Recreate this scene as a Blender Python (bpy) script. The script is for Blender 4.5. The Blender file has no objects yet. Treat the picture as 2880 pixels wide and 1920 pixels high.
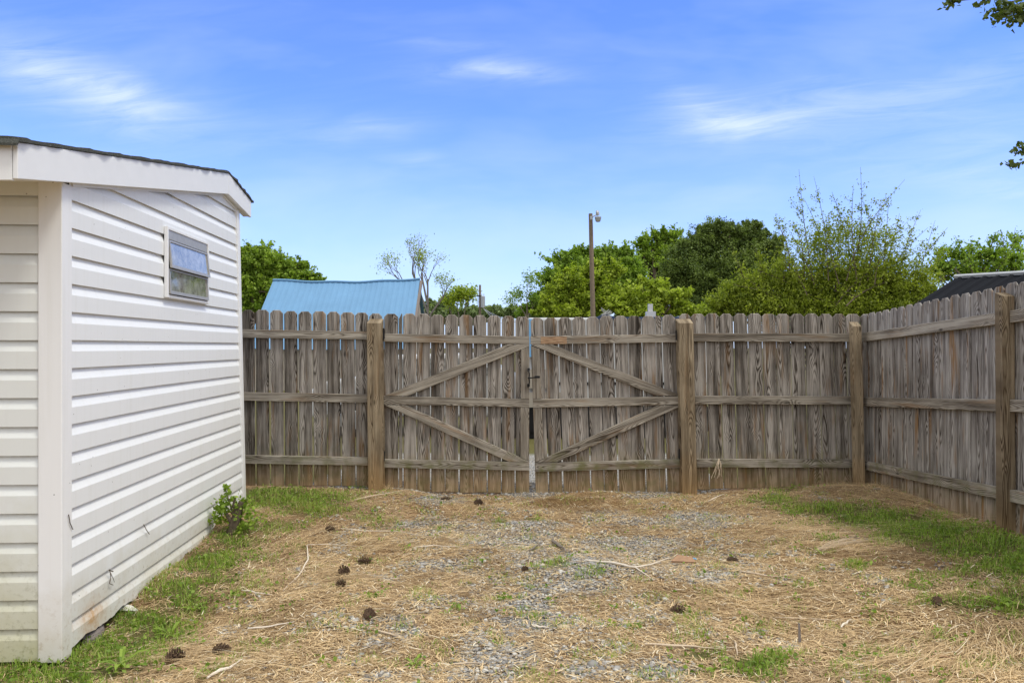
import bpy, math, random
import numpy as np
from mathutils import Vector, noise as mnoise
random.seed(7)
RNG = np.random.default_rng(7)
C = bpy.context.scene.collection
sc = bpy.context.scene

# ------------------------------------------------------------------ camera
F = 2180.0            # focal length in photograph pixels (2880 wide)
EYE = 1.57
HZ = 975.0            # photograph row of the horizon
cam_d = bpy.data.cameras.new("camera")
cam = bpy.data.objects.new("camera", cam_d); C.objects.link(cam)
cam_d.sensor_width = 36; cam_d.lens = F / 2880 * 36
cam_d.shift_y = (HZ - 960) / 2880
cam_d.clip_start = 0.05; cam_d.clip_end = 3000
cam.location = (0, 0, EYE); cam.rotation_euler = (math.radians(90), 0, 0)
sc.camera = cam

# ------------------------------------------------------------------ light
SUN_EL, SUN_AZ = 60, 118      # azimuth clockwise from +Y
sc.view_settings.view_transform = 'Standard'
sc.view_settings.look = 'None'
sc.view_settings.exposure = 0.52
sc.view_settings.gamma = 1
sc.view_settings.use_curve_mapping = False

class NT:
    """tiny node helper"""
    def __init__(s, tree): s.t = tree; s.n = tree.nodes; s.l = tree.links
    def put(s, sock, v):
        if v is None: return
        if isinstance(v, bpy.types.NodeSocket): s.l.new(v, sock)
        else:
            if isinstance(v, (tuple, list)) and len(v) == 3 and sock.type == 'RGBA': v = (*v, 1)
            sock.default_value = v
    def math(s, op, a, b=None, c=None, clamp=False):
        n = s.n.new('ShaderNodeMath'); n.operation = op; n.use_clamp = clamp
        for i, v in enumerate((a, b, c)): s.put(n.inputs[i], v)
        return n.outputs[0]
    def vmath(s, op, a, b=None, out=0):
        n = s.n.new('ShaderNodeVectorMath'); n.operation = op
        s.put(n.inputs[0], a); s.put(n.inputs[1], b)
        return n.outputs[out]
    def sep(s, v):
        n = s.n.new('ShaderNodeSeparateXYZ'); s.put(n.inputs[0], v); return n.outputs
    def comb(s, x=0.0, y=0.0, z=0.0):
        n = s.n.new('ShaderNodeCombineXYZ')
        for i, v in enumerate((x, y, z)): s.put(n.inputs[i], v)
        return n.outputs[0]
    def noise(s, vec, scale=5.0, detail=4.0, rough=.55, dist=0.0, col=False):
        n = s.n.new('ShaderNodeTexNoise'); s.put(n.inputs['Vector'], vec)
        n.inputs['Scale'].default_value = scale; n.inputs['Detail'].default_value = detail
        n.inputs['Roughness'].default_value = rough; n.inputs['Distortion'].default_value = dist
        return n.outputs['Color' if col else 'Fac']
    def voro(s, vec, scale=5.0, feature='F1', out='Distance', rand=1.0):
        n = s.n.new('ShaderNodeTexVoronoi'); n.feature = feature; s.put(n.inputs['Vector'], vec)
        n.inputs['Scale'].default_value = scale; n.inputs['Randomness'].default_value = rand
        return n.outputs[out]
    def ramp(s, fac, stops, interp='LINEAR'):
        n = s.n.new('ShaderNodeValToRGB'); s.put(n.inputs[0], fac); cr = n.color_ramp; cr.interpolation = interp
        while len(cr.elements) < len(stops): cr.elements.new(.5)
        for e, (p, c) in zip(cr.elements, stops):
            e.position = p; e.color = (*c, 1) if isinstance(c, tuple) else (c, c, c, 1)
        return n.outputs[0]
    def mix(s, fac, a, b, mode='MIX'):
        n = s.n.new('ShaderNodeMix'); n.data_type = 'RGBA'; n.blend_type = mode
        s.put(n.inputs[0], fac); s.put(n.inputs[6], a); s.put(n.inputs[7], b); return n.outputs[2]
    def attr(s, name, out='Vector'):
        n = s.n.new('ShaderNodeAttribute'); n.attribute_name = name; return n.outputs[out]
    def rng(s, v, a, b, c=0.0, d=1.0):
        n = s.n.new('ShaderNodeMapRange'); s.put(n.inputs[0], v)
        for i, q in enumerate((a, b, c, d)): n.inputs[i + 1].default_value = q
        return n.outputs[0]
    def bump(s, h, strength=.3, dist=.01):
        n = s.n.new('ShaderNodeBump'); n.inputs['Strength'].default_value = strength
        n.inputs['Distance'].default_value = dist; s.put(n.inputs['Height'], h); return n.outputs[0]

world = bpy.data.worlds.new("World"); sc.world = world; world.use_nodes = True
def build_world():
    w = NT(world.node_tree); w.n.clear()
    out = w.n.new('ShaderNodeOutputWorld'); bg = w.n.new('ShaderNodeBackground')
    sky = w.n.new('ShaderNodeTexSky'); sky.sky_type = 'NISHITA'; sky.sun_disc = False
    sky.sun_elevation = math.radians(SUN_EL); sky.sun_rotation = math.radians(SUN_AZ)
    sky.air_density = 1.0; sky.dust_density = 0.6; sky.ozone_density = 1.5
    tc = w.n.new('ShaderNodeTexCoord').outputs['Generated']
    x, y, z = w.sep(tc)
    ys = w.math('MAXIMUM', y, .05)
    u = w.math('DIVIDE', x, ys); v = w.math('DIVIDE', z, ys)
    # blue sky: the physical sky, deepened
    blue = w.mix(1.0, sky.outputs[0], (.82, 1.10, 1.90), 'MULTIPLY')
    # whitening towards the horizon
    hz = w.rng(z, 0.0, 0.30, 1.0, 0.0)
    hz = w.math('POWER', hz, 1.6)
    blue = w.mix(w.math('MULTIPLY', hz, .70), blue, (6.0, 6.9, 8.8))
    # thin cirrus wisps, each at its own bearing in the sky
    nz = w.noise(w.comb(w.math('MULTIPLY', u, 2.6), w.math('ADD', w.math('MULTIPLY', v, 18.0), w.math('MULTIPLY', u, -2.0)), 0.0), 2.6, 8.0, .62, .9)
    nz2 = w.noise(w.comb(u, w.math('MULTIPLY', v, 3.0), 3.3), 3.0, 4.0, .55, .3)
    wn = w.noise(w.comb(u, v, 9.0), 4.0, 4.0, .5, 0.0)
    du = w.math('MULTIPLY', w.math('SUBTRACT', wn, .5), .22)
    total = None
    wisps = [  # px, py (2352 scale), half length, half height, tilt deg, strength
        (215, 225, 190, 34, -14, .62), (90, 190, 210, 60, -20, .30), (300, 265, 90, 28, -6, .30),
        (1165, 168, 95, 13, -2, .60), (1110, 160, 160, 30, 4, .22),
        (1700, 272, 120, 26, 3, .58), (1850, 238, 260, 45, 10, .38), (1600, 235, 90, 36, -28, .30), (2250, 190, 260, 36, 16, .22),
        (850, 298, 100, 15, 4, .42), (960, 368, 75, 14, 0, .32), (1010, 92, 110, 12, -4, .22),
        (2230, 340, 260, 60, 8, .30), (2320, 430, 160, 30, -3, .30), (330, 60, 330, 60, 6, .12), (600, 300, 200, 40, 10, .10)]
    for px, py, a, b, deg, st in wisps:
        u0 = (px * 1.2245 - 1440) / F; v0 = (HZ - py * 1.2245) / F
        a *= 1.2245 / F; b *= 1.2245 / F * 1.6; a *= 1.3
        cu = w.math('SUBTRACT', u, u0); cv = w.math('SUBTRACT', w.math('ADD', v, w.math('MULTIPLY', du, .34)), v0)
        c, s_ = math.cos(math.radians(deg)), math.sin(math.radians(deg))
        p = w.math('DIVIDE', w.math('ADD', w.math('MULTIPLY', cu, c), w.math('MULTIPLY', cv, s_)), a)
        q = w.math('DIVIDE', w.math('SUBTRACT', w.math('MULTIPLY', cv, c), w.math('MULTIPLY', cu, s_)), b)
        r2 = w.math('ADD', w.math('MULTIPLY', p, p), w.math('MULTIPLY', q, q))
        g = w.math('MULTIPLY', w.math('EXPONENT', w.math('MULTIPLY', w.math('POWER', r2, .75), -1.15)), st * .86)
        total = g if total is None else w.math('ADD', total, g)
    tex = w.math('ADD', w.math('MULTIPLY', w.rng(nz, .30, .72, .05, 1.2), .70), w.math('MULTIPLY', nz2, .45))
    veil = w.math('MULTIPLY', w.rng(nz2, .45, .8, 0.0, .34), w.rng(z, .0, .35, 1.0, .6))
    cir = w.math('MAXIMUM', w.math('MULTIPLY', total, tex), veil)
    front = w.rng(y, .1, .35, 0.0, 1.0)
    cir = w.math('MULTIPLY', cir, front, clamp=True)
    col = w.mix(cir, blue, (6.6, 7.4, 9.2))
    # a broad pale cloud deck overhead and behind the camera (seen mirrored in the shed's window)
    hi = w.rng(z, .425, .52, 0.0, 1.0); back = w.rng(y, .45, .15, 0.0, 1.0)
    deck = w.math('MAXIMUM', hi, back)
    cn = w.noise(tc, 2.5, 5.0, .55, .3)
    cloud = w.mix(w.rng(cn, .35, .7), (7.2, 7.4, 7.7), (10.4, 10.4, 10.3))
    cloud = w.mix(w.rng(z, .0, .75), w.mix(1.0, cloud, (.62, .63, .66), 'MULTIPLY'), w.mix(1.0, cloud, (1.18, 1.18, 1.16), 'MULTIPLY'))
    col = w.mix(w.math('MULTIPLY', deck, .93), col, cloud)
    w.put(bg.inputs[0], col); bg.inputs[1].default_value = 0.10
    w.l.new(bg.outputs[0], out.inputs[0])
build_world()
sd = bpy.data.lights.new("sun", 'SUN'); sd.energy = 1.5; sd.angle = math.radians(14); sd.color = (1.0, .97, .86)
sun = bpy.data.objects.new("sun", sd); C.objects.link(sun)
_e, _a = math.radians(SUN_EL), math.radians(SUN_AZ)
sdir = Vector((math.sin(_a) * math.cos(_e), math.cos(_a) * math.cos(_e), math.sin(_e)))
sun.rotation_euler = sdir.to_track_quat('Z', 'Y').to_euler(); sun.location = sdir * 30

# ------------------------------------------------------------------ ground height
CP = np.array([(-2.3,4.0,-.08),(-3.2,3.8,-.12),(-2.6,3.0,-.10),(-2.4,5.5,.02),(-2.5,7.1,.115),(-2.5,8.05,.135),(-1.5,8.05,.10),(-.3,8.05,.062),
 (.5,8.05,.05),(1.8,8.05,.065),(2.7,8.05,.10),(3.5,7.95,.14),(3.68,6.9,.18),(3.68,5.8,.225),(3.75,4.6,.24),(4.4,3.2,.2),(0,4,.0),(1.5,4,.0),
 (-1,5.5,.01),(0,6.2,.02),(1.2,6,.02),(2.5,5.2,.07),(2.4,6.6,.07),(0,2.6,-.02),(2.4,3.2,.03),(-3.6,6,.03),(5,7,.2),(5.5,5,.22),
 (-5,8.5,.1),(-2,10,.06),(1,10,.02),(5,10,.08),(0,13,0),(6,14,0),(-6,14,0),(-6,3,-.1),(0,0,-.03),(5,0,.1),(-5,0,-.1)], float)
def gh(X, Y):
    X = np.atleast_1d(np.asarray(X, float)); Y = np.atleast_1d(np.asarray(Y, float))
    num = np.zeros_like(X); den = np.full_like(X, 1e-9)
    for a, b, h in CP:
        w = 1.0 / ((X - a) ** 2 + (Y - b) ** 2 + .12) ** 1.8
        num += w * h; den += w
    h = num / den
    bum = .012 * np.sin(X * 3.1 + 1.3 * np.sin(Y * 2.3)) + .010 * np.sin(Y * 4.7 + X * 1.9) + .006 * np.sin(X * 9.3 + 2 * np.sin(Y * 7.1))
    # pine straw heaped against the corner and the side fence
    mound = .07 * np.exp(-(((X - 3.35) / .5) ** 2 + ((Y - 7.55) / .35) ** 2)) + .05 * np.exp(-(((X - 3.5) / .22) ** 2 + ((Y - 6.8) / .6) ** 2))
    mound += .045 * np.exp(-(((X - .55) / .35) ** 2 + ((Y - 7.55) / .16) ** 2))
    f = np.clip((14 - Y) / 4, 0, 1)
    return (h + bum + mound) * f
def gz(x, y): return float(gh(x, y)[0])
def W(px, py, Y):      # point of the photograph at depth Y
    return Vector(((px - 1440) / F * Y, Y, EYE - (py - HZ) / F * Y))
def G(px, py, lift=0.0):
    Y = EYE * F / (py - HZ)
    for _ in range(8):
        z = gz((px - 1440) / F * Y, Y); Y = (EYE - z) * F / (py - HZ)
    X = (px - 1440) / F * Y
    return Vector((X, Y, gz(X, Y) + lift))

# ------------------------------------------------------------------ object helpers
def origin(o):
    v = Vector((0, 0, 0))
    while o is not None: v += o.location; o = o.parent
    return v
def tag(o, label=None, cat=None, group=None, kind=None):
    if label: o['label'] = label
    if cat: o['category'] = cat
    if group: o['group'] = group
    if kind: o['kind'] = kind
    return o
def thing(name, loc, label, cat, group=None):
    o = bpy.data.objects.new(name, None); C.objects.link(o); o.location = loc
    o.empty_display_size = .1
    return tag(o, label, cat, group)
def mk(name, verts, faces, mat, parent=None, smooth=False, attrs=None, loc=None):
    """verts in world coordinates; stored relative to the parent's (or own) origin"""
    me = bpy.data.meshes.new(name)
    v = np.asarray([tuple(p) for p in verts] if not isinstance(verts, np.ndarray) else verts, dtype=np.float64)
    base = origin(parent) if parent is not None else Vector(loc or (0, 0, 0))
    v = v - np.array(base)
    if isinstance(faces, np.ndarray):
        n, k = faces.shape
        me.vertices.add(len(v)); me.vertices.foreach_set('co', v.astype(np.float32).ravel())
        me.loops.add(n * k); me.loops.foreach_set('vertex_index', faces.astype(np.int32).ravel())
        me.polygons.add(n); me.polygons.foreach_set('loop_start', np.arange(0, n * k, k, dtype=np.int32))
        me.update(calc_edges=True)
    else:
        me.from_pydata(v.tolist(), [], [tuple(f) for f in faces]); me.update()
    if smooth: me.polygons.foreach_set('use_smooth', np.ones(len(me.polygons), bool))
    for an, (dom, typ, dat) in (attrs or {}).items():
        a = me.attributes.new(an, typ, dom)
        a.data.foreach_set('vector' if typ == 'FLOAT_VECTOR' else 'value', np.asarray(dat, np.float32).ravel())
    if mat: me.materials.append(mat)
    o = bpy.data.objects.new(name, me); C.objects.link(o)
    if parent is not None: o.parent = parent
    else: o.location = base
    return o
class MB:
    def __init__(s): s.v = []; s.f = []
    def add(s, v, f):
        k = len(s.v); s.v += [Vector(p) for p in v]; s.f += [tuple(i + k for i in q) for q in f]
    def box(s, lo, hi, M=None):
        (a, b, c), (d, e, g) = lo, hi
        v = [(a,b,c),(d,b,c),(d,e,c),(a,e,c),(a,b,g),(d,b,g),(d,e,g),(a,e,g)]
        if M: v = [M(*p) for p in v]
        s.add(v, [(0,3,2,1),(4,5,6,7),(0,1,5,4),(1,2,6,5),(2,3,7,6),(3,0,4,7)])
    def tube(s, pts, rad, k=6, cap=True):
        pts = [Vector(p) for p in pts]
        if not isinstance(rad, (list, tuple)): rad = [rad] * len(pts)
        base = len(s.v); up = None
        for i, p in enumerate(pts):
            d = (pts[min(i + 1, len(pts) - 1)] - pts[max(i - 1, 0)])
            d = d.normalized() if d.length > 1e-9 else Vector((0, 0, 1))
            if up is None: up = d.orthogonal().normalized()
            a = (up - d * up.dot(d)); a = a.normalized() if a.length > 1e-6 else d.orthogonal().normalized()
            up = a; b = d.cross(a)
            for j in range(k):
                t = 2 * math.pi * j / k; s.v.append(p + (a * math.cos(t) + b * math.sin(t)) * rad[i])
        for i in range(len(pts) - 1):
            for j in range(k):
                q = base + i * k; s.f.append((q + j, q + (j + 1) % k, q + k + (j + 1) % k, q + k + j))
        if cap:
            s.f.append(tuple(base + j for j in range(k))[::-1]); q = base + (len(pts) - 1) * k
            s.f.append(tuple(q + j for j in range(k)))
    def build(s, name, mat, parent=None, smooth=False, loc=None): return mk(name, s.v, s.f, mat, parent, smooth, loc=loc)
def tubes_np(segs, k=5):
    """many 2-point tapered tubes -> arrays. segs: (p0, p1, r0, r1)"""
    mb = MB()
    for p0, p1, r0, r1 in segs: mb.tube([p0, p1], [r0, r1], k, False)
    return mb

# ------------------------------------------------------------------ materials
def mat_new(name):
    m = bpy.data.materials.new(name); m.use_nodes = True; w = NT(m.node_tree)
    return m, w, w.n['Principled BSDF']
def wood(name, light, mid, dark, stain=True, freq=1.0, mossy=0.0, rust=.5):
    m, w, b = mat_new(name)
    gc = w.attr('gc')
    rnd = w.attr('seed', 'Fac')
    x, t, z = w.sep(gc)
    sd3 = w.math('MULTIPLY', rnd, 37.0)
    zz = w.math('ADD', z, sd3)
    # slow wander of the log's heart under the sawn face makes cathedral figures
    n1 = w.math('SUBTRACT', w.noise(w.comb(sd3, 0.0, zz), 1.6, 2.0, .5), .5)
    n2 = w.math('SUBTRACT', w.noise(w.comb(0.0, sd3, zz), 1.1, 2.0, .5), .5)
    n3 = w.math('SUBTRACT', w.noise(w.comb(w.math('MULTIPLY', x, 9.0), sd3, w.math('MULTIPLY', zz, 1.3)), 2.0, 3.0, .5), .5)
    hx = w.math('ADD', w.math('MULTIPLY', w.math('SUBTRACT', rnd, .5), .14), w.math('MULTIPLY', n1, .09))
    cx = w.math('SUBTRACT', x, hx)
    cy = w.math('ADD', w.math('ADD', .035, t), w.math('MULTIPLY', n2, .16))
    r = w.math('SQRT', w.math('ADD', w.math('MULTIPLY', cx, cx), w.math('MULTIPLY', cy, cy)))
    # knots
    kv = w.comb(w.math('MULTIPLY', x, 7.0), sd3, w.math('MULTIPLY', zz, 2.6))
    kd = w.voro(kv, 1.0)
    kinf = w.math('EXPONENT', w.math('MULTIPLY', w.math('MULTIPLY', kd, kd), -14.0))
    r = w.math('ADD', r, w.math('ADD', w.math('MULTIPLY', kinf, .035), w.math('MULTIPLY', n3, .018)))
    ph = w.math('FRACT', w.math('MULTIPLY', r, 105.0 * freq))
    ring = w.math('POWER', w.math('ABSOLUTE', w.math('SUBTRACT', w.math('MULTIPLY', ph, 2.0), 1.0)), 1.6)
    fine = w.noise(w.comb(w.math('MULTIPLY', x, 260.0), sd3, w.math('MULTIPLY', zz, 5.0)), 1.0, 3.0, .65)
    streak = w.noise(w.comb(w.math('MULTIPLY', x, 22.0), sd3, w.math('MULTIPLY', zz, 1.1)), 1.0, 4.0, .6)
    blot = w.noise(w.comb(w.math('MULTIPLY', x, 5.0), sd3, w.math('MULTIPLY', zz, 1.6)), 1.5, 4.0, .6)
    amt = w.rng(w.noise(w.comb(x, sd3, w.math('MULTIPLY', zz, 1.5)), 2.2, 2.0, .5), .3, .7, .35, 1.0)
    f = w.math('SUBTRACT', w.math('ADD', w.math('MULTIPLY', w.math('SUBTRACT', streak, .20), 1.55), w.math('MULTIPLY', fine, .55)), w.math('MULTIPLY', w.math('MULTIPLY', ring, amt), .66))
    f = w.math('ADD', f, w.math('MULTIPLY', w.math('SUBTRACT', rnd, .5), .17))
    col = w.ramp(f, [(.16, dark), (.44, mid), (.76, light), (.9, tuple(min(1, c * 1.18) for c in light))])
    kcore = w.rng(kd, .03, .11, 1.0, 0.0)
    col = w.mix(w.math('MULTIPLY', kcore, .85), col, tuple(c * .45 for c in dark))
    # resin and rust-brown streaks running along the grain in patches
    rs = w.math('MULTIPLY', w.rng(w.noise(w.comb(w.math('MULTIPLY', x, 16.0), w.math('ADD', sd3, 5.0), w.math('MULTIPLY', zz, 1.4)), 1.0, 3.0, .6), .56, .70), rust)
    col = w.mix(rs, col, w.mix(streak, (.12, .065, .03), (.40, .23, .10)), 'MIX')
    col = w.mix(w.math('MULTIPLY', w.rng(blot, .55, .75), .45), col, dark)
    geo = w.n.new('ShaderNodeNewGeometry').outputs['Position']
    gx, gy, gzz = w.sep(geo)
    col = w.mix(1.0, col, (.86, .865, .88), 'MULTIPLY')
    if stain:   # soil splashed on the lowest foot of the boards
        e = w.math('ADD', gzz, w.math('MULTIPLY', w.math('SUBTRACT', w.noise(geo, 4.0, 4.0), .5), .30))
        st = w.rng(e, .50, .14, 0.0, .78)
        col = w.mix(st, col, w.mix(1.0, (1.08, .84, .52), w.mix(.4, col, (.38, .32, .24)), 'MULTIPLY'))
    if mossy:
        e = w.math('MULTIPLY', w.rng(w.noise(geo, 9.0, 4.0), .45, .7), mossy)
        up = w.sep(w.n['Geometry'].outputs['Normal'])[2]
        lowz = w.rng(gzz, .62, .30, 0.0, 1.0)
        col = w.mix(w.math('MULTIPLY', e, lowz), col, (.13, .13, .045))
    w.put(b.inputs['Base Color'], col)
    b.inputs['Roughness'].default_value = .92; b.inputs['Specular IOR Level'].default_value = .15
    w.put(b.inputs['Normal'], w.bump(w.math('ADD', f, w.math('MULTIPLY', kcore, -.4)), .55, .004))
    return m
M = {}
M['picket'] = wood('weathered_pine', (.40, .36, .315), (.162, .138, .114), (.030, .024, .019), mossy=.5, rust=.7)
M['picket_side'] = wood('weathered_pine_side', (.40, .37, .335), (.178, .153, .132), (.042, .033, .027), mossy=.3, rust=.95)
M['rail'] = wood('weathered_rail', (.41, .365, .30), (.215, .182, .143), (.066, .051, .037), stain=False, mossy=.9)
M['post'] = wood('treated_post', (.36, .285, .190), (.21, .158, .100), (.060, .040, .024), stain=True, rust=.4)

def simple(name, col, rough=.6, metal=0.0, bump=0.0, bscale=60, var=.0, spec=.5):
    m, w, b = mat_new(name)
    tc = w.n.new('ShaderNodeTexCoord').outputs['Object']
    n = w.noise(tc, bscale, 5.0, .6)
    if var: w.put(b.inputs['Base Color'], w.mix(n, tuple(c * (1 - var) for c in col), tuple(min(1, c * (1 + var)) for c in col)))
    else: b.inputs['Base Color'].default_value = (*col, 1)
    b.inputs['Roughness'].default_value = rough; b.inputs['Metallic'].default_value = metal
    b.inputs['Specular IOR Level'].default_value = spec
    if bump: w.put(b.inputs['Normal'], w.bump(n, bump, .003))
    return m
def vinyl(name, base, dirt_amt, front=False):
    m, w, b = mat_new(name)
    g = w.n.new('ShaderNodeNewGeometry').outputs['Position']
    x, y, z = w.sep(g)
    n = w.noise(g, 3.0, 6.0, .65); n2 = w.noise(g, 28.0, 5.0, .7)
    low = w.rng(w.math('ADD', z, w.math('MULTIPLY', w.math('SUBTRACT', n, .5), .9)), .75 if front else .42, -.05, 0.0, 1.0)
    col = w.mix(w.math('MULTIPLY', low, .95 if front else .6), base, (.46, .44, .27) if front else (.55, .49, .37))
    # algae and soil grime: streaky near the foot
    gr = w.math('MULTIPLY', w.rng(n2, .52, .72), w.rng(z, .35 if not front else .6, -.06, 0.0, 1.0))
    col = w.mix(w.math('MULTIPLY', gr, dirt_amt), col, (.20, .19, .09) if front else (.36, .27, .16))
    # tannin stain beside the near corner of the long wall
    if not front:
        dx = w.math('SUBTRACT', y, 4.33); dz = w.math('SUBTRACT', z, .06)
        r = w.math('ADD', w.math('MULTIPLY', w.math('MULTIPLY', dx, dx), 60.0), w.math('MULTIPLY', w.math('MULTIPLY', dz, dz), 130.0))
        s = w.math('MULTIPLY', w.math('EXPONENT', w.math('MULTIPLY', r, -1.0)), w.rng(n2, .25, .6))
        col = w.mix(w.math('MULTIPLY', s, .9), col, (.52, .30, .13))
    # fly specks
    sp = w.voro(g, 16.0)
    spm = w.math('MULTIPLY', w.math('LESS_THAN', sp, .055), w.math('GREATER_THAN', w.noise(g, 5.0, 1.0), .50))
    col = w.mix(w.math('MULTIPLY', spm, .7), col, (.10, .085, .07))
    # faint rain streaks
    s2 = w.noise(w.vmath('MULTIPLY', g, (30.0, 30.0, 1.2)), 1.0, 3.0, .5)
    col = w.mix(w.rng(s2, .5, .8, 0.0, .22), col, (.62, .61, .56))
    w.put(b.inputs['Base Color'], col); b.inputs['Roughness'].default_value = .5; b.inputs['Specular IOR Level'].default_value = .35
    gr2 = w.noise(w.vmath('MULTIPLY', g, (20.0, 20.0, 220.0)), 1.0, 3.0, .5)
    w.put(b.inputs['Normal'], w.bump(gr2, .12, .002))
    return m
M['vinyl'] = vinyl('white_vinyl', (.79, .80, .81), .8)
M['vinyl_front'] = vinyl('white_vinyl_front', (.72, .735, .72), .9, True)
M['trim'] = vinyl('white_trim', (.80, .80, .81), .8)
M['fascia'] = simple('painted_fascia', (.78, .78, .78), .5, var=.05, bscale=8, bump=.08)
M['dark'] = simple('dark_void', (.02, .018, .015), 1.0)
def shingle():
    m, w, b = mat_new('asphalt_shingle')
    g = w.n.new('ShaderNodeNewGeometry').outputs['Position']
    n = w.voro(g, 260.0, out='Color'); n = w.sep(n)[0]
    k = w.noise(g, 6.0, 3.0)
    w.put(b.inputs['Base Color'], w.mix(k, w.ramp(n, [(0, (.018, .019, .020)), (.8, (.075, .077, .080)), (1, (.19, .19, .19))]), (.05, .055, .04)))
    b.inputs['Roughness'].default_value = .95; w.put(b.inputs['Normal'], w.bump(n, .6, .004)); return m
M['shingle'] = shingle()
M['alu'] = simple('aged_aluminium', (.50, .48, .45), .5, .55, var=.18, bscale=30, bump=.1)
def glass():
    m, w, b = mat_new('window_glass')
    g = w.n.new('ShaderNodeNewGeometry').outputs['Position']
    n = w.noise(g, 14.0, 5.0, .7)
    w.put(b.inputs['Base Color'], w.mix(w.rng(n, .35, .7), (.12, .125, .12), (.42, .42, .40)))  # grime, paled so a white sky reflection sits in the base colour
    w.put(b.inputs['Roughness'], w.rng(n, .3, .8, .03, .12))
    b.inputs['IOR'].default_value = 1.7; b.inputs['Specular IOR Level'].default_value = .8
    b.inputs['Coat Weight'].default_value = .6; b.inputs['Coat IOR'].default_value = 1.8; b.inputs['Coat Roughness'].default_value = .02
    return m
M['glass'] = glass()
M['black'] = simple('black_iron', (.018, .018, .02), .45, .6, bump=.1)
M['grey_metal'] = simple('galvanised_metal', (.42, .43, .45), .45, .7, var=.15, bscale=20)
M['pole'] = simple('old_pole_wood', (.20, .155, .115), .9, var=.35, bscale=14, bump=.5, spec=.1)
M['bark'] = simple('bark', (.11, .085, .062), .95, var=.45, bscale=30, bump=.7, spec=.1)
M['bark_grey'] = simple('pale_bark', (.20, .17, .14), .95, var=.35, bscale=30, bump=.5, spec=.1)
M['twig'] = simple('dead_stick', (.55, .44, .32), .9, var=.25, bscale=50, bump=.3, spec=.1)
M['twig_white'] = simple('bleached_stick', (.68, .60, .50), .9, var=.2, bscale=50, bump=.3, spec=.1)
M['cone'] = simple('pine_cone_scale', (.115, .075, .050), .9, var=.7, bscale=70, bump=.3, spec=.1)
M['white_paint'] = simple('white_paint', (.48, .48, .48), .4, var=.05, bscale=5)
M['navy'] = simple('navy_paint', (.025, .045, .12), .5, var=.2, bscale=6)
M['tyre'] = simple('tyre_rubber', (.018, .018, .018), .85)
M['redwood'] = simple('red_brown_wood_chip', (.32, .19, .11), .9, var=.45, bscale=40, bump=.3)
M['concrete'] = simple('stained_block', (.30, .21, .13), .95, var=.35, bscale=25, bump=.6, spec=.1)
M['stone'] = simple('grey_stone', (.20, .17, .155), .95, var=.35, bscale=20, bump=.6, spec=.1)
M['blue_bit'] = simple('blue_plastic', (.16, .42, .70), .4)
M['light_blue'] = simple('light_blue_paint', (.15, .36, .62), .5)
M['tan_wall'] = simple('tan_siding', (.33, .29, .24), .8, var=.15, bscale=3)

def leafmat(name, lo, hi, trans=.35, dry=None):
    m, w, b = mat_new(name)
    t = w.attr('tint', 'Fac')
    stops = [(0, lo), (1, hi)] if dry is None else [(0, lo), (.86, hi), (.97, dry)]
    col = w.ramp(t, stops)
    w.put(b.inputs['Base Color'], col); b.inputs['Roughness'].default_value = .55; b.inputs['Specular IOR Level'].default_value = .3
    tr = w.n.new('ShaderNodeBsdfTranslucent'); w.put(tr.inputs[0], w.mix(1.0, col, (1.25, 1.35, .7), 'MULTIPLY'))
    ms = w.n.new('ShaderNodeMixShader'); ms.inputs[0].default_value = trans
    w.l.new(b.outputs[0], ms.inputs[1]); w.l.new(tr.outputs[0], ms.inputs[2])
    w.l.new(ms.outputs[0], w.n['Material Output'].inputs[0])
    return m
M['leaf_bright'] = leafmat('bright_leaves', (.12, .20, .02), (.36, .48, .07), .45)
M['leaf_mid'] = leafmat('mid_green_leaves', (.12, .20, .022), (.32, .45, .07), .45)
M['leaf_yellow'] = leafmat('yellow_green_leaves', (.17, .24, .018), (.46, .54, .07), .45)
M['leaf_olive'] = leafmat('olive_leaves', (.12, .165, .014), (.38, .44, .055), .42)
M['leaf_dark'] = leafmat('evergreen_needles', (.065, .105, .024), (.22, .29, .07), .34)
M['leaf_far'] = leafmat('far_leaves', (.14, .20, .08), (.26, .33, .14), .3)  # lightened tone paints the distance haze into the leaves
M['leaf_shade'] = leafmat('branch_leaves', (.035, .06, .012), (.12, .16, .03), .3)
M['grass'] = leafmat('grass_blades', (.075, .145, .016), (.33, .45, .07), .35, dry=(.50, .42, .20))
M['straw'] = leafmat('dry_straw', (.22, .13, .060), (.80, .60, .345), .15, dry=(.90, .79, .60))
M['brown_needles'] = leafmat('brown_needles', (.16, .09, .035), (.38, .24, .10), .15)

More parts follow.
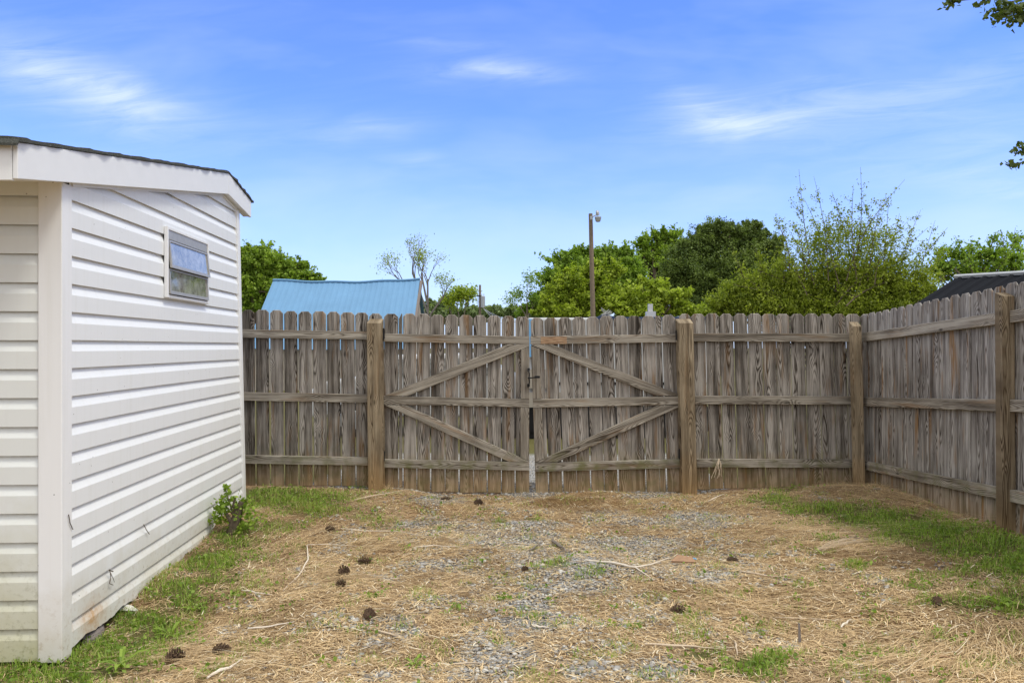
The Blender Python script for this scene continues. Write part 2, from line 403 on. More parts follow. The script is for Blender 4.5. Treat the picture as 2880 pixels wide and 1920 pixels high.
# ------------------------------------------------------------------ where the ground cover grows (measured ellipses: px, py, rx, ry, strength)
GRASS = [(240,1870,200,50,.9),(430,1790,130,50,.7),(520,1700,110,50,.7),(600,1640,110,40,.6),(720,1560,90,40,.45),(820,1400,200,22,1.0),(400,1870,110,40,.5),(2700,1620,200,40,.45),(120,1895,200,45,1),(330,1830,150,40,1),(400,1750,130,45,.9),(500,1660,110,45,.8),(600,1580,100,40,.9),(660,1520,80,50,.8),
 (760,1400,180,28,1.1),(880,1430,110,24,.9),(760,1480,120,24,.6),(1030,1450,110,16,.45),(700,1620,80,30,.3),(1180,1440,60,12,.3),
 (2190,1408,90,16,.9),(2330,1432,150,20,1.1),(2480,1462,150,28,1.2),(2620,1500,160,32,1.3),(2760,1535,140,36,1.3),(2850,1590,110,42,1.2),
 (2740,1600,150,22,.5),(2620,1648,90,18,.55),(2720,1700,130,26,.7),(2850,1690,60,40,.8),(2410,1592,60,12,.7),(2330,1515,60,10,.6),
 (2450,1660,50,14,.6),(2120,1870,110,36,.9),(1980,1845,90,20,.7),(1570,1590,70,22,.5),(1640,1620,80,30,.35),(1400,1468,40,8,.6),(1500,1460,30,8,.6),
 (2680,1790,80,22,.5),(2230,1650,80,12,.45),(1160,1860,30,24,.6),(2830,1780,70,28,.4),(1840,1640,50,14,.35),(560,1900,120,20,.35),(1080,1480,50,10,.5),
 (2200,1380,60,8,.7),(2300,1880,120,20,.5),(1420,1700,160,60,.16),(1900,1760,300,80,.18),(900,1800,200,60,.12),(2500,1850,300,60,.25)]
GRAVEL = [(1190,1475,120,18,.7),(1420,1512,170,30,.9),(1500,1475,120,14,.8),(1950,1462,110,28,1),(1760,1535,200,30,.9),(1620,1610,120,36,.6),(1240,1590,120,24,.7),
 (1640,1655,120,30,.9),(1520,1700,70,40,.6),(1500,1755,110,40,1.0),(1400,1850,130,45,1.2),(1390,1900,120,22,1.1),(1120,1740,80,30,.6),(1130,1775,80,30,.7),(1060,1810,60,25,.5),
 (1640,1890,80,30,1),(1830,1890,120,36,1),(2000,1620,90,20,.8),(2230,1605,110,14,.45),(1230,1405,90,13,.9),(1490,1388,70,12,1.2),(1830,1392,60,9,1),(1700,1440,120,12,.5),
 (1350,1610,120,20,.5),(2060,1560,90,14,.5),(1110,1650,60,20,.3),(1060,1905,80,20,.6),(1980,1780,60,24,.5),(2110,1800,60,20,.4),(1900,1590,120,24,.5),(1650,1570,470,85,.55),(1480,1680,300,120,.48),(1480,1850,380,90,.46),(1900,1800,240,90,.3),(1300,1490,300,50,.44),(1800,1470,260,40,.44),(1150,1700,200,90,.28)]
BROWN = [(1600,1412,90,20,1),(1740,1418,30,8,.7),(1680,1435,60,8,.6),(2560,1580,180,30,.5),(880,1440,90,18,.7),(560,1560,80,30,.4)]
def px_of(X, Y, Z): return 1440 + F * X / Y, HZ + F * (EYE - Z) / Y
def blobs(L, px, py):
    s = np.zeros_like(px)
    for a, b, rx, ry, k in L: s = np.maximum(s, k * np.exp(-(((px - a) / rx) ** 2 + ((py - b) / ry) ** 2) * .9))
    return s
def masks(X, Y):
    X = np.asarray(X, float); Y = np.asarray(Y, float)
    near = (Y > 2.2) & (Y < 8.15) & (np.abs(X) < 6)
    Ys = np.where(Y > 1, Y, 1.0); px, py = px_of(X, Ys, gh(X, Ys))
    g = blobs(GRASS, px, py); r = blobs(GRAVEL, px, py); b = blobs(BROWN, px, py)
    g = np.where(near, g, 0.0); r = np.where(near, r, 0.0); b = np.where(near, b, 0.0)
    # yard that the photograph does not reach, and beyond the fence
    drive = (Y > 8.15) & (Y < 11.6) & (np.abs(X - .1) < 2.2)
    r = np.where(drive, 1.1, r); g = np.where((Y > 8.15) & ~drive, 1.0, g)
    g = np.where((Y <= 2.2), .4, g)
    return g, r, b
def axis(lo, hi, step, far, grow=1.35):
    a = list(np.arange(lo, hi + step * .5, step)); s = step; x = a[-1]
    while x < far: s *= grow; x += s; a.append(x)
    s = step; x = a[0]; pre = []
    while x > -far: s *= grow; x -= s; pre.append(x)
    return np.array(pre[::-1] + a)
gx, gy = axis(-4.2, 4.6, .03, 900), axis(2.2, 8.6, .03, 900)
GX, GY = np.meshgrid(gx, gy); H = gh(GX.ravel(), GY.ravel())
H -= np.where(GY.ravel() > 60, .3, 0)
rough = np.array([mnoise.noise((x * 9, y * 9, 0)) * .008 + mnoise.noise((x * 28, y * 28, 3)) * .005 for x, y in zip(GX.ravel(), GY.ravel())])
mg, mr, mb_ = masks(GX.ravel(), GY.ravel())
ny, nx = GX.shape; idx = np.arange(nx * ny).reshape(ny, nx)
quads = np.stack([idx[:-1, :-1], idx[:-1, 1:], idx[1:, 1:], idx[1:, :-1]], -1).reshape(-1, 4)
def ground_mat():
    m, w, b = mat_new('yard_ground')
    p = w.n.new('ShaderNodeNewGeometry').outputs['Position']
    d = w.vmath('ADD', p, w.vmath('MULTIPLY', w.vmath('SUBTRACT', w.noise(p, 5.0, 3.0, .5, 0.0, True), (.5, .5, .5)), (.5, .5, .0)))
    fib = w.math('MAXIMUM', w.noise(w.vmath('MULTIPLY', d, (30.0, 240.0, 10.0)), 1.0, 3.0, .6), w.noise(w.vmath('MULTIPLY', d, (230.0, 40.0, 10.0)), 1.0, 3.0, .6))
    straw = w.ramp(fib, [(.42, (.060, .038, .022)), (.55, (.27, .18, .10)), (.68, (.56, .42, .25))])
    big = w.noise(p, 1.7, 5.0, .6)
    straw = w.mix(w.rng(big, .40, .66, 0.0, .6), straw, w.mix(1.0, straw, (.80, .62, .48), 'MULTIPLY'))
    vc = w.voro(p, 75.0, out='Color'); vd = w.voro(p, 75.0)
    grav = w.mix(w.sep(vc)[0], (.17, .17, .175), (.50, .49, .47))
    grav = w.mix(w.math('MULTIPLY', w.math('GREATER_THAN', w.sep(vc)[1], .82), .6), grav, (.46, .38, .24))
    grav = w.mix(w.rng(vd, .45, .75), grav, (.08, .07, .06))
    under = w.mix(w.noise(p, 60.0, 4.0), (.05, .06, .018), (.13, .125, .04))
    n1 = w.noise(p, 11.0, 6.0, .65)
    gr = w.math('ADD', w.attr('grass', 'Fac'), w.math('MULTIPLY', w.math('SUBTRACT', n1, .5), 1.0))
    rv = w.math('ADD', w.attr('gravel', 'Fac'), w.math('MULTIPLY', w.math('SUBTRACT', w.noise(p, 16.0, 5.0, .7), .5), 1.6))
    bv = w.math('ADD', w.attr('brown', 'Fac'), w.math('MULTIPLY', w.math('SUBTRACT', n1, .5), .8))
    col = w.mix(w.rng(rv, .30, .52), straw, grav)
    col = w.mix(w.rng(bv, .3, .6, 0.0, .85), col, w.mix(fib, (.06, .035, .015), (.26, .16, .07)))
    col = w.mix(w.rng(gr, .30, .60, 0.0, .85), col, under)
    w.put(b.inputs['Base Color'], col); b.inputs['Roughness'].default_value = .97; b.inputs['Specular IOR Level'].default_value = .1
    h = w.mix(w.rng(rv, .30, .52), fib, w.math('SUBTRACT', 1.0, vd))
    w.put(b.inputs['Normal'], w.bump(h, .7, .008)); return m
M['ground'] = ground_mat()
hz_ = H + np.where((np.abs(GX.ravel()) < 8) & (GY.ravel() < 12), rough, 0)
tag(mk('ground', np.stack([GX.ravel(), GY.ravel(), hz_], 1), quads, M['ground'], smooth=True,
   attrs={'grass': ('POINT', 'FLOAT', mg), 'gravel': ('POINT', 'FLOAT', mr), 'brown': ('POINT', 'FLOAT', mb_)}), kind='structure')

# ------------------------------------------------------------------ boards
def inset(poly, d):
    n = len(poly); out = []
    c = sum(poly, Vector((0, 0, 0))) / n
    nrm = (poly[1] - poly[0]).cross(poly[2] - poly[1]).normalized()
    for i in range(n):
        a, b, e = poly[i - 1], poly[i], poly[(i + 1) % n]
        e1 = (b - a).normalized(); e2 = (e - b).normalized()
        n1 = nrm.cross(e1); n2 = nrm.cross(e2)
        m_ = (n1 + n2); k = m_.length
        m_ = m_.normalized() if k > 1e-6 else n1
        cosh = max(.45, m_.dot(n1)); out.append(b + m_ * (d / cosh))
    return out
def board(name, poly, N, T, grain, mat, parent, bev=.003, seed=None, wob=0.0):
    """poly: planar front outline; N: unit vector into the board; T thickness; grain: unit vector along the grain"""
    poly = [Vector(p) for p in poly]; N = Vector(N); grain = Vector(grain).normalized()
    nrm = (poly[1] - poly[0]).cross(poly[2] - poly[1])
    if nrm.dot(N) > 0: poly = poly[::-1]
    n = len(poly); ins = inset(poly, bev)
    rings = [ins, [p + N * bev for p in poly], [p + N * (T - bev) for p in poly], [p + N * T for p in ins]]
    v = [p for r in rings for p in r]
    f = [tuple(range(n))]
    for k in range(3):
        for i in range(n): f.append((k * n + (i + 1) % n, k * n + i, (k + 1) * n + i, (k + 1) * n + (i + 1) % n))
    f.append(tuple(range(4 * n - 1, 3 * n - 1, -1)))
    X = grain.cross(N).normalized(); c = sum(poly, Vector((0, 0, 0))) / n
    gc = [((p - c).dot(X), (p - c).dot(N), p.dot(grain)) for p in v]
    if seed is None: seed = random.random()
    # end faces read as end grain closely enough: same mapping
    return mk(name, v, f, mat, parent, attrs={'gc': ('POINT', 'FLOAT_VECTOR', gc), 'seed': ('POINT', 'FLOAT', [seed] * len(v))})

YR, YP = 7.962, 8.001          # rail faces, picket faces of the street-side fence
ZUP = Vector((0, 0, 1)); YD = Vector((0, 1, 0))
def picket(px0, px1, top, bot, lean, parent, mat, ear=9, half=None):
    Y = YP + random.uniform(0, .006); px0 -= random.uniform(-.1, .9); px1 += random.uniform(-.1, .9)
    lean = lean + random.uniform(-1.0, 1.0)
    t, b = top + random.uniform(-1.2, 1.2), bot + random.uniform(-1, 1)
    pl = [(px0 + lean, b), (px1 + lean, b), (px1, t + ear), (px1 - ear, t), (px0 + ear, t), (px0, t + ear)]
    if half == 'l': pl = [(px0 + lean, b), (px1 + lean, b), (px1, t - 2), (px1 - 2, t - 4), (px0 + 2, t + 9), (px0, t + 10)]
    if half == 'r': pl = [(px0 + lean, b), (px1 + lean, b), (px1, t + 3), (px0, t + 2)]
    board('picket', [W(x, y, Y) for x, y in pl], YD, .016, W(px0, t, Y) - W(px0 + lean, b, Y), mat, parent, bev=.0055)
def rail(xa, ya, xb, yb, parent, mat, h=23.5, label=None):
    pl = [(xa, ya), (xb, yb), (xb, yb + h), (xa, ya + h)]
    o = board('rail', [W(x, y, YR) for x, y in pl], YD, .0375, W(xb, yb, YR) - W(xa, ya, YR), mat, parent)
    if label: o['label'] = label
    return o
def lerp(a, b, t): return a + (b - a) * t
# left section, running on behind the shed
fl = thing('wooden_fence', (-1.6, 8.0, .1), 'grey weathered picket fence section between the white shed and the left gate post', 'fence', 'wooden privacy fence')
edges = [717.0 - 40.2 * k for k in range(14, 0, -1)] + [717, 757, 797, 837, 878, 917.5, 957, 997, 1036.5]
for i in range(len(edges) - 1):
    x0, x1 = edges[i], edges[i + 1]; t = (x0 - 680) / 350
    g = random.uniform(2.6, 4.6)
    picket(x0 + g / 2, x1 - g / 2, lerp(871, 878.5, max(t, -.5)), lerp(1366, 1366, t), 3.5, fl, M['picket'], ear=random.uniform(7.5, 10))
picket(1037.5 + 1.5, 1074, 880, 1368, 3.5, fl, M['picket'])
rail(160, 917, 1032, 932, fl, M['rail']); rail(160, 1094, 1033, 1108.6, fl, M['rail']); rail(160, 1271, 1034, 1285.5, fl, M['rail'])
def big_post(x0, x1, b0, b1, ytop, parent, mat, Yf=7.868, D=.14, label=None):
    """square post with a slanting saw cut on top"""
    yb = 1440
    k = (yb - ytop) / (1380 - ytop)
    f = [W(x0, ytop, Yf), W(x1, ytop, Yf), W(x1 + (b1 - x1) * k, yb, Yf), W(x0 + (b0 - x0) * k, yb, Yf)]
    up = .048
    v = f + [p + YD * D for p in f]
    v[4] = v[4] + ZUP * up; v[5] = v[5] + ZUP * up
    fa = [(0, 3, 2, 1), (4, 5, 6, 7), (0, 1, 5, 4), (1, 2, 6, 5), (2, 3, 7, 6), (3, 0, 4, 7)]
    # subdivide corners with a light bevel
    c = sum(v, Vector((0, 0, 0))) / 8
    gc = [((p - c).x, (p - c).y, (p - c).z) for p in v]
    sd_ = random.random()
    o = mk('post', v, fa, mat, parent, attrs={'gc': ('POINT', 'FLOAT_VECTOR', gc), 'seed': ('POINT', 'FLOAT', [sd_] * 8)})
    bm = o.modifiers.new('edge', 'BEVEL'); bm.width = .005; bm.segments = 2
    if label: o['label'] = label
    return o
big_post(1031, 1073, 1035, 1077.5, 908, fl, M['post'])
# gates
gl = thing('wooden_gate', (-.55, 8.0, .08), 'left leaf of the weathered double gate, braces pointing to the left post', 'gate', 'double gate leaves')
LX = [(1081,1119),(1133.5,1169),(1173,1208.5),(1212,1249),(1252,1288),(1291.5,1329),(1331.6,1368),(1371,1407.5),(1411,1446.5),(1450,1487)]
for x0, x1 in LX:
    t = (x0 - 1081) / 400; picket(x0, x1, lerp(881, 890.5, t), lerp(1383, 1387, t), 1.0, gl, M['picket'])
picket(1121.5, 1130.5, 884, 1383, 1.0, gl, M['picket'], ear=2, half='l')
rail(1079, 937.7, 1489, 946, gl, M['rail'], 22.8); rail(1079, 1113.5, 1488.5, 1122, gl, M['rail']); rail(1079, 1291, 1488, 1299.5, gl, M['rail'], 24)
def brace(pl, parent, name='brace', label=None):
    v = [W(x, y, YR) for x, y in pl]
    g = (v[len(v) // 2] - v[0])
    o = board(name, v, YD, .037, g, M['rail'], parent)
    if label: o['label'] = label
brace([(1081,1112.5),(1146,1113.5),(1489,973),(1489,969),(1428,968)], gl)
brace([(1081,1138.5),(1142,1139.5),(1487,1297),(1486,1298.7),(1430,1297.5)], gl)
def stile(xa, xb, ya, yb, lean, parent):
    v = [W(xa, ya, YR + .0), W(xb, ya, YR), W(xb + lean, yb, YR), W(xa + lean, yb, YR)]
    board('stile', v, YD, .037, ZUP, M['rail'], parent)
def stile_poly(pl, parent): board('stile', [W(x, y, YR + .001) for x, y in pl], YD, .036, ZUP, M['rail'], parent)
stile_poly([(1465,983.5),(1489,973.8),(1488.5,1121.3),(1465,1120.8)], gl)
stile_poly([(1464,1145.6),(1488.4,1146.1),(1487.5,1296.5),(1464,1286)], gl)
gr_ = thing('wooden_gate', (.95, 8.0, .08), 'right leaf of the weathered double gate, braces pointing to the right post', 'gate', 'double gate leaves')
RX = [(1492.5,1528),(1531.5,1567),(1570.5,1607),(1609.5,1646),(1649,1684.5),(1687.5,1723.5),(1726.8,1763),(1766,1802.5),(1805.5,1841.5),(1862.5,1898.5)]
for x0, x1 in RX:
    t = (x0 - 1492) / 400; picket(x0, x1, lerp(893, 885.5, t), lerp(1389.5, 1383, t), 15, gr_, M['picket'])
picket(1843, 1859.5, 887, 1384, 15, gr_, M['picket'], ear=2, half='r')
o = rail(1492, 945.3, 1904, 939, gr_, M['rail'], 23); rail(1499, 1122.5, 1908, 1114, gr_, M['rail']); rail(1506, 1302, 1914, 1291, gr_, M['rail'], 24.5)
brace([(1494,969.4),(1553,968.3),(1908,1108),(1908,1112.6),(1848,1113.2)], gr_)
brace([(1507,1300.3),(1567,1299),(1908,1145),(1908,1139.6),(1850,1139.8)], gr_)
stile_poly([(1493,972),(1518,981.5),(1523,1121),(1498.5,1121.6)], gr_)
stile_poly([(1499.5,1147),(1524,1146.6),(1529.5,1289),(1505.5,1299.5)], gr_)
# the fresher, orange stretch of the right leaf's top rail
def knot_patch():
    m, w, b = mat_new('fresh_orange_wood')
    g = w.n.new('ShaderNodeNewGeometry').outputs['Position']
    x, y, z = w.sep(g)
    n = w.noise(w.vmath('MULTIPLY', g, (9.0, 1.0, 120.0)), 1.0, 4.0, .6, .4)
    w.put(b.inputs['Base Color'], w.ramp(n, [(.35, (.11, .065, .035)), (.5, (.33, .20, .115)), (.65, (.45, .32, .20))]))
    b.inputs['Roughness'].default_value = .9; return m
board('rail_patch', [W(1521, 947, YR - .0025), W(1594, 946, YR - .0025), W(1594, 966.5, YR - .0025), W(1521, 967, YR - .0025)], YD, .0025, (1, 0, 0), knot_patch(), gr_, bev=.0006)
# hinges and latch
mb = MB(); mb.box((-1.329, 7.935, 1.655), (-1.306, 7.966, 1.745)); mb.tube([(-1.318, 7.94, 1.64), (-1.318, 7.94, 1.76)], .009, 8)
mb.build('hinge', M['black'], gl)
mb = MB(); mb.box((-1.329, 7.935, .405), (-1.306, 7.966, .50)); mb.tube([(-1.318, 7.94, .39), (-1.318, 7.94, .515)], .009, 8)
mb.build('hinge', M['black'], gl)
for z0 in (1.645, .43):
    xx = W(1904 if z0 > 1 else 1912, 900, 7.95).x
    mb = MB(); mb.box((xx - .012, 7.935, z0), (xx + .012, 7.966, z0 + .09)); mb.tube([(xx, 7.94, z0 - .01), (xx, 7.94, z0 + .10)], .009, 8)
    mb.build('hinge', M['black'], gr_)
lat = MB()
A, B_, Cc = W(1487, 1040, 7.93), W(1488.5, 1062, 7.90), W(1487, 1083, 7.93)
lat.tube([A, W(1489.5, 1050, 7.905), B_, W(1489.5, 1074, 7.905), Cc], .006, 8)
lat.box((A.x - .014, 7.935, A.z - .014), (A.x + .012, 7.960, A.z + .018)); lat.box((Cc.x - .014, 7.935, Cc.z - .018), (Cc.x + .012, 7.960, Cc.z + .014))
lo = lat.build('handle', M['black'], gl)
lb = MB(); lb.tube([W(1484, 1063, 7.935), W(1500, 1061.5, 7.925), W(1509, 1060, 7.925)], [.007, .007, .009], 8)
p = W(1510, 1059.5, 7.92); lb.box((p.x - .02, p.y - .012, p.z - .013), (p.x + .03, p.y + .012, p.z + .011))
lb.build('latch', M['black'], gl)
# right section to the corner post
fr = thing('wooden_fence', (2.6, 8.0, .1), 'grey weathered picket fence section between the right gate post and the corner post', 'fence', 'wooden privacy fence')
ed = [1909, 1943, 1983, 2023, 2063, 2102.5, 2142.5, 2182, 2222.5, 2263, 2302.5, 2342.5, 2379, 2419, 2458]
for i in range(len(ed) - 1):
    x0, x1 = ed[i], ed[i + 1]; t = (x0 - 1943) / 450
    g = random.uniform(2.0, 3.4) if i < 4 else random.uniform(1.6, 2.8)
    picket(x0 + g / 2, x1 - g / 2, lerp(881.5, 883, t), lerp(1376, 1366, t), 13, fr, M['picket'], ear=random.uniform(7.5, 10))
rail(1950, 937, 2392, 937.5, fr, M['rail']); rail(1955, 1112.7, 2396, 1114.5, fr, M['rail']); rail(1960, 1290, 2399, 1292, fr, M['rail'])
big_post(1907, 1950, 1919, 1961, 908, fr, M['post'])
big_post(2398, 2423.5, 2409, 2434.5, 917, fr, M['post'], Yf=7.78, D=.089)
# side fence coming towards the camera on the right
fs = thing('wooden_fence', (3.7, 6.6, .18), 'grey picket fence receding along the right edge with rust streaks, beyond the corner post', 'fence', 'wooden privacy fence')
E1, E2 = Vector((3.605, 7.96)), Vector((3.648, 5.62))
ed_ = (E2 - E1); EL = ed_.length; eu = ed_.normalized(); en = Vector((-eu.y, eu.x))   # en: away from the yard
if en.x < 0: en = -en
def ez(z1, z2, s): return z1 + (z2 - z1) * (s / 1.99 - .03)
def E(s, off, z): q = E1 + eu * s + en * off; return Vector((q.x, q.y, z))
s = -0.05
N3 = Vector((en.x, en.y, 0)); U3 = Vector((eu.x, eu.y, 0))
while s < 5.0:
    w_ = .1395; g = random.uniform(.001, .0045); off = .002 + random.uniform(0, .005)
    zt = [ez(1.905, 2.02, q) + random.uniform(-.006, .006) for q in (s, s + w_)]; zb = ez(.09, .20, s) ; zt[1] = zt[0] + .006
    e = random.uniform(.027, .034)
    pl = [E(s, off, zb), E(s + w_, off, zb), E(s + w_, off, zt[1] - e), E(s + w_ - e, off, zt[1]), E(s + e, off, zt[0]), E(s, off, zt[0] - e)]
    board('picket', pl, N3, .016, ZUP, M['picket_side'], fs, bev=.0055)
    s += w_ + g
for s0, s1 in ((.06, 2.235), (2.33, 4.9)):
    for z1, z2 in ((1.711, 1.818), (1.056, 1.172), (.412, .520)):
        pl = [E(s0, -.038, ez(z1, z2, s0)), E(s1, -.038, ez(z1, z2, s1)), E(s1, -.038, ez(z1, z2, s1) - .089), E(s0, -.038, ez(z1, z2, s0) - .089)]
        board('rail', pl, N3, .0385, (U3 + ZUP * .05), M['rail'], fs)
def sq_post(X0, X1, Y0, Y1, zt, parent, lean=.0):
    mb = MB(); mb.box((X0, Y0, 0), (X1, Y1, zt))
    for i in (6, 7): mb.v[i] = mb.v[i] + Vector((0, 0, .03))
    for i in (0, 1, 2, 3): mb.v[i] = mb.v[i] + Vector((lean, 0, 0))
    c = Vector(((X0 + X1) / 2, (Y0 + Y1) / 2, 0)); gc = [tuple(p - c) for p in mb.v]
    o = mk('post', mb.v, mb.f, M['post'], parent, attrs={'gc': ('POINT', 'FLOAT_VECTOR', gc), 'seed': ('POINT', 'FLOAT', [.31] * 8)})
    b = o.modifiers.new('edge', 'BEVEL'); b.width = .004; b.segments = 2
sq_post(3.555, 3.645, 5.62, 5.71, W(2820, 832, 5.62).z, fs, .012)
sq_post(3.60, 3.69, 3.2, 3.29, 1.95, fs)

# ------------------------------------------------------------------ shed
C0 = Vector((-2.343, 4.015)); sw = Vector((-.058, .9983)); sn = Vector((.9983, .058))
def S(a, b, z): q = C0 + sn * a + sw * b; return Vector((q.x, q.y, z))
shed = thing('shed', (C0.x, C0.y, -.1), 'white vinyl sided shed with shallow shingled roof and a small awning window', 'shed')
PIT = .1485; Z0 = 1.616 - 11 * PIT
LEN = 3.03
def roof_under(b):   # underside line of the rake boards
    return min(2.331 + (b + .51) * (2.874 - 2.331) / 3.124, 2.874 - (b - 2.614) * (2.874 - 2.789) / .691) + .03
def clip(poly, A, B, Cq):   # keep A*b + B*z <= C
    out = []
    for i in range(len(poly)):
        p, q = poly[i - 1], poly[i]; fp = A * p[0] + B * p[1] - Cq; fq = A * q[0] + B * q[1] - Cq
        if (fp <= 0) != (fq <= 0):
            t = fp / (fp - fq); out.append((p[0] + (q[0] - p[0]) * t, p[1] + (q[1] - p[1]) * t))
        if fq <= 0: out.append(q)
    return out
def bend(z): return LEN + .22 * (1 - max(0, min(1, z / 2.6)))   # far end leans out at the foot
mb = MB()
sl1 = (2.874 - 2.331) / 3.124; sl2 = (2.874 - 2.789) / .691
def strip(b0, b1, za, zb, a_a, a_b, holes=True):
    poly = [(b0, za), (b1, za), (b1, zb), (b0, zb)]
    poly = clip(poly, -sl1, 1, 2.331 + .51 * sl1 + .03); poly = clip(poly, sl2, 1, 2.874 + 2.614 * sl2 + .03) if poly else poly
    if len(poly) < 3: return
    def A(z): return a_a + (a_b - a_a) * (z - za) / (zb - za) if abs(zb - za) > 1e-6 else a_b
    mb.add([S(A(z), b, z) for b, z in poly], [tuple(range(len(poly)))])
WB0, WB1, WZ0, WZ1 = 1.335, 2.20, 1.915, 2.405      # window opening
k = 0
while Z0 + k * PIT < 2.95:
    z0 = Z0 + k * PIT; z1 = z0 + PIT; zm = z0 + PIT * .53; zl = z0 - .010
    e = bend(z0)
    n = 110 if k == 0 else 8
    for i in range(n):
        b0, b1 = .06 + (e - .06) * i / n, .06 + (e - .06) * (i + 1) / n
        wv = lambda b: .0015 * math.sin(b * 2.3 + k * 1.7) + .001 * math.sin(b * 6.1 + k)
        seg = [(b0, b1)]
        if z1 > WZ0 and z0 < WZ1: pass
        for c0, c1 in seg:
            if k == 0:
                # broken lower edge
                jag = lambda b: z0 - .004 + .085 * max(0, mnoise.noise((b * 3.1, 4.2, 0)) + .10) ** 1.0 * (1 + .9 * mnoise.noise((b * 21, 1, 0))) + .012 * max(0, mnoise.noise((b * 33, 2, 0))) + (.03 if 1.62 < b < 1.66 else 0); za = jag(c0); za2 = jag(c1)
                mb.add([S(.018, c0, za), S(.018, c1, za2), S(.018, c1, zm), S(.018, c0, zm)], [(0, 1, 2, 3)])
            else:
                strip(c0, c1, zl, zm, .0165, .0185)
                q = [S(-.008, c0, zl + .006), S(-.008, c1, zl + .006), S(.0165, c1, zl), S(.0165, c0, zl)]
                if roof_under(c1) > zl + .01 and roof_under(c0) > zl + .01: mb.add(q, [(0, 1, 2, 3)])
            strip(c0, c1, zm, z1, .0185, -.008)
    k += 1
mb.build('side_wall', M['vinyl'], shed)
mb = MB()   # dark sheathing behind the laps
mb.box((-.04, .02, -.03), (-.012, 2.95, 2.36), S); mb.build('sheathing', M['dark'], shed)
# front wall (faces the camera)
mb = MB(); k = 0
while Z0 + k * PIT < 2.42:
    z0 = Z0 + k * PIT; z1 = z0 + PIT; zm = z0 + PIT * .53; zl = z0 - (.03 if k == 0 else .012)
    for i in range(6):
        a0, a1 = -3.0 + 2.92 * i / 6, -3.0 + 2.92 * (i + 1) / 6
        mb.add([S(a0, -.0185, zl), S(a1, -.0185, zl), S(a1, -.0185, zm), S(a0, -.0185, zm)], [(0, 1, 2, 3)])
        mb.add([S(a0, -.0185, zm), S(a1, -.0185, zm), S(a1, .008, z1), S(a0, .008, z1)], [(0, 1, 2, 3)])
        mb.add([S(a0, -.004, zl + .004), S(a1, -.004, zl + .004), S(a1, -.0185, zl), S(a0, -.0185, zl)], [(3, 2, 1, 0)])
    k += 1
mb.build('front_wall', M['vinyl_front'], shed)
mb = MB(); mb.box((-3.0, 3.05, -.04), (-.02, 3.07, 2.75), S); mb.box((-3.02, 0, -.04), (-3.0, 3.05, 2.4), S); mb.build('rear_wall', M['vinyl'], shed)
# corner trims
def trim(a0, a1, b0, b1, z0, z1, leanb=0.0, name='corner_trim', cut=0.0):
    mb = MB(); n = 6
    for f_ in range(1):
        lo = [(a0, b0), (a1, b0), (a1, b1), (a0, b1)]
        v = [S(a, b + leanb, z0 + (cut if (a == a1 and b == b1) else 0)) for a, b in lo] + [S(a, b, z1) for a, b in lo]
        mb.add(v, [(0, 3, 2, 1), (4, 5, 6, 7), (0, 1, 5, 4), (1, 2, 6, 5), (2, 3, 7, 6), (3, 0, 4, 7)])
    o = mb.build(name, M['trim'], shed); b = o.modifiers.new('edge', 'BEVEL'); b.width = .004; b.segments = 3
trim(-.095, .024, -.026, .078, -.055, 2.419)
trim(-.05, .028, LEN - .02, LEN + .06, -.02, 2.82, .22)
# rake boards, soffit, eave board
def rake(b0, zb0, zt0, b1, zb1, zt1, a0=.05, a1=.072):
    mb = MB(); v = [S(a, b, z) for a in (a0, a1) for b, z in ((b0, zb0), (b1, zb1), (b1, zt1), (b0, zt0))]
    mb.add(v, [(0, 1, 2, 3), (7, 6, 5, 4), (0, 4, 5, 1), (1, 5, 6, 2), (2, 6, 7, 3), (3, 7, 4, 0)])
    o = mb.build('fascia', M['fascia'], shed); b = o.modifiers.new('edge', 'BEVEL'); b.width = .003; b.segments = 2
rake(-.505, 2.331, 2.497, 2.612, 2.874, 3.051)
rake(2.6145, 2.874, 3.051, 3.305, 2.789, 2.943)
mb = MB()   # narrow strip closing rake board to wall
for b0, z0, b1, z1 in ((.0205, 2.337 + .511 * sl1, 2.612, 2.880), (2.614, 2.880, 3.30, 2.795)):
    v = [S(a, b, z) for a in (.0, .0495) for b, z in ((b0, z0), (b1, z1), (b1, z1 + .012), (b0, z0 + .012))]
    mb.add(v, [(0, 1, 2, 3), (7, 6, 5, 4), (0, 4, 5, 1), (1, 5, 6, 2), (2, 6, 7, 3), (3, 7, 4, 0)])
mb.build('rake_soffit', M['fascia'], shed)
mb = MB(); mb.box((.019, .08, 0), (.030, .0801, 0), S)
# J-channel under the rake boards
mb = MB()
for b0, z0, b1, z1 in ((.08, 2.331 + .59 * sl1 - .018, 2.612, 2.874 - .018), (2.612, 2.856, 3.02, 2.856 - .406 * sl2)):
    v = [S(a, b, z) for a in (.018, .027) for b, z in ((b0, z0), (b1, z1), (b1, z1 + .022), (b0, z0 + .022))]
    mb.add(v, [(0, 1, 2, 3), (7, 6, 5, 4), (0, 4, 5, 1), (1, 5, 6, 2), (2, 6, 7, 3), (3, 7, 4, 0)])
mb.build('channel_trim', M['trim'], shed)
mb = MB(); mb.box((-3.1, -.512, 2.325), (.048, -.49, 2.485), S); o = mb.build('fascia', M['fascia'], shed); o['label'] = 'eave board facing the camera at the picture edge'
mb = MB(); v = [S(a, b, z + d_) for d_ in (0, .012) for a, b, z in ((-3.1, -.488, 2.337), (.0495, -.488, 2.337), (.0495, .02, 2.337 + .508 * sl1), (-3.1, .02, 2.337 + .508 * sl1))]
mb.add(v, [(3, 2, 1, 0), (4, 5, 6, 7), (0, 1, 5, 4), (1, 2, 6, 5), (2, 3, 7, 6), (3, 0, 4, 7)]); mb.build('soffit', M['fascia'], shed)
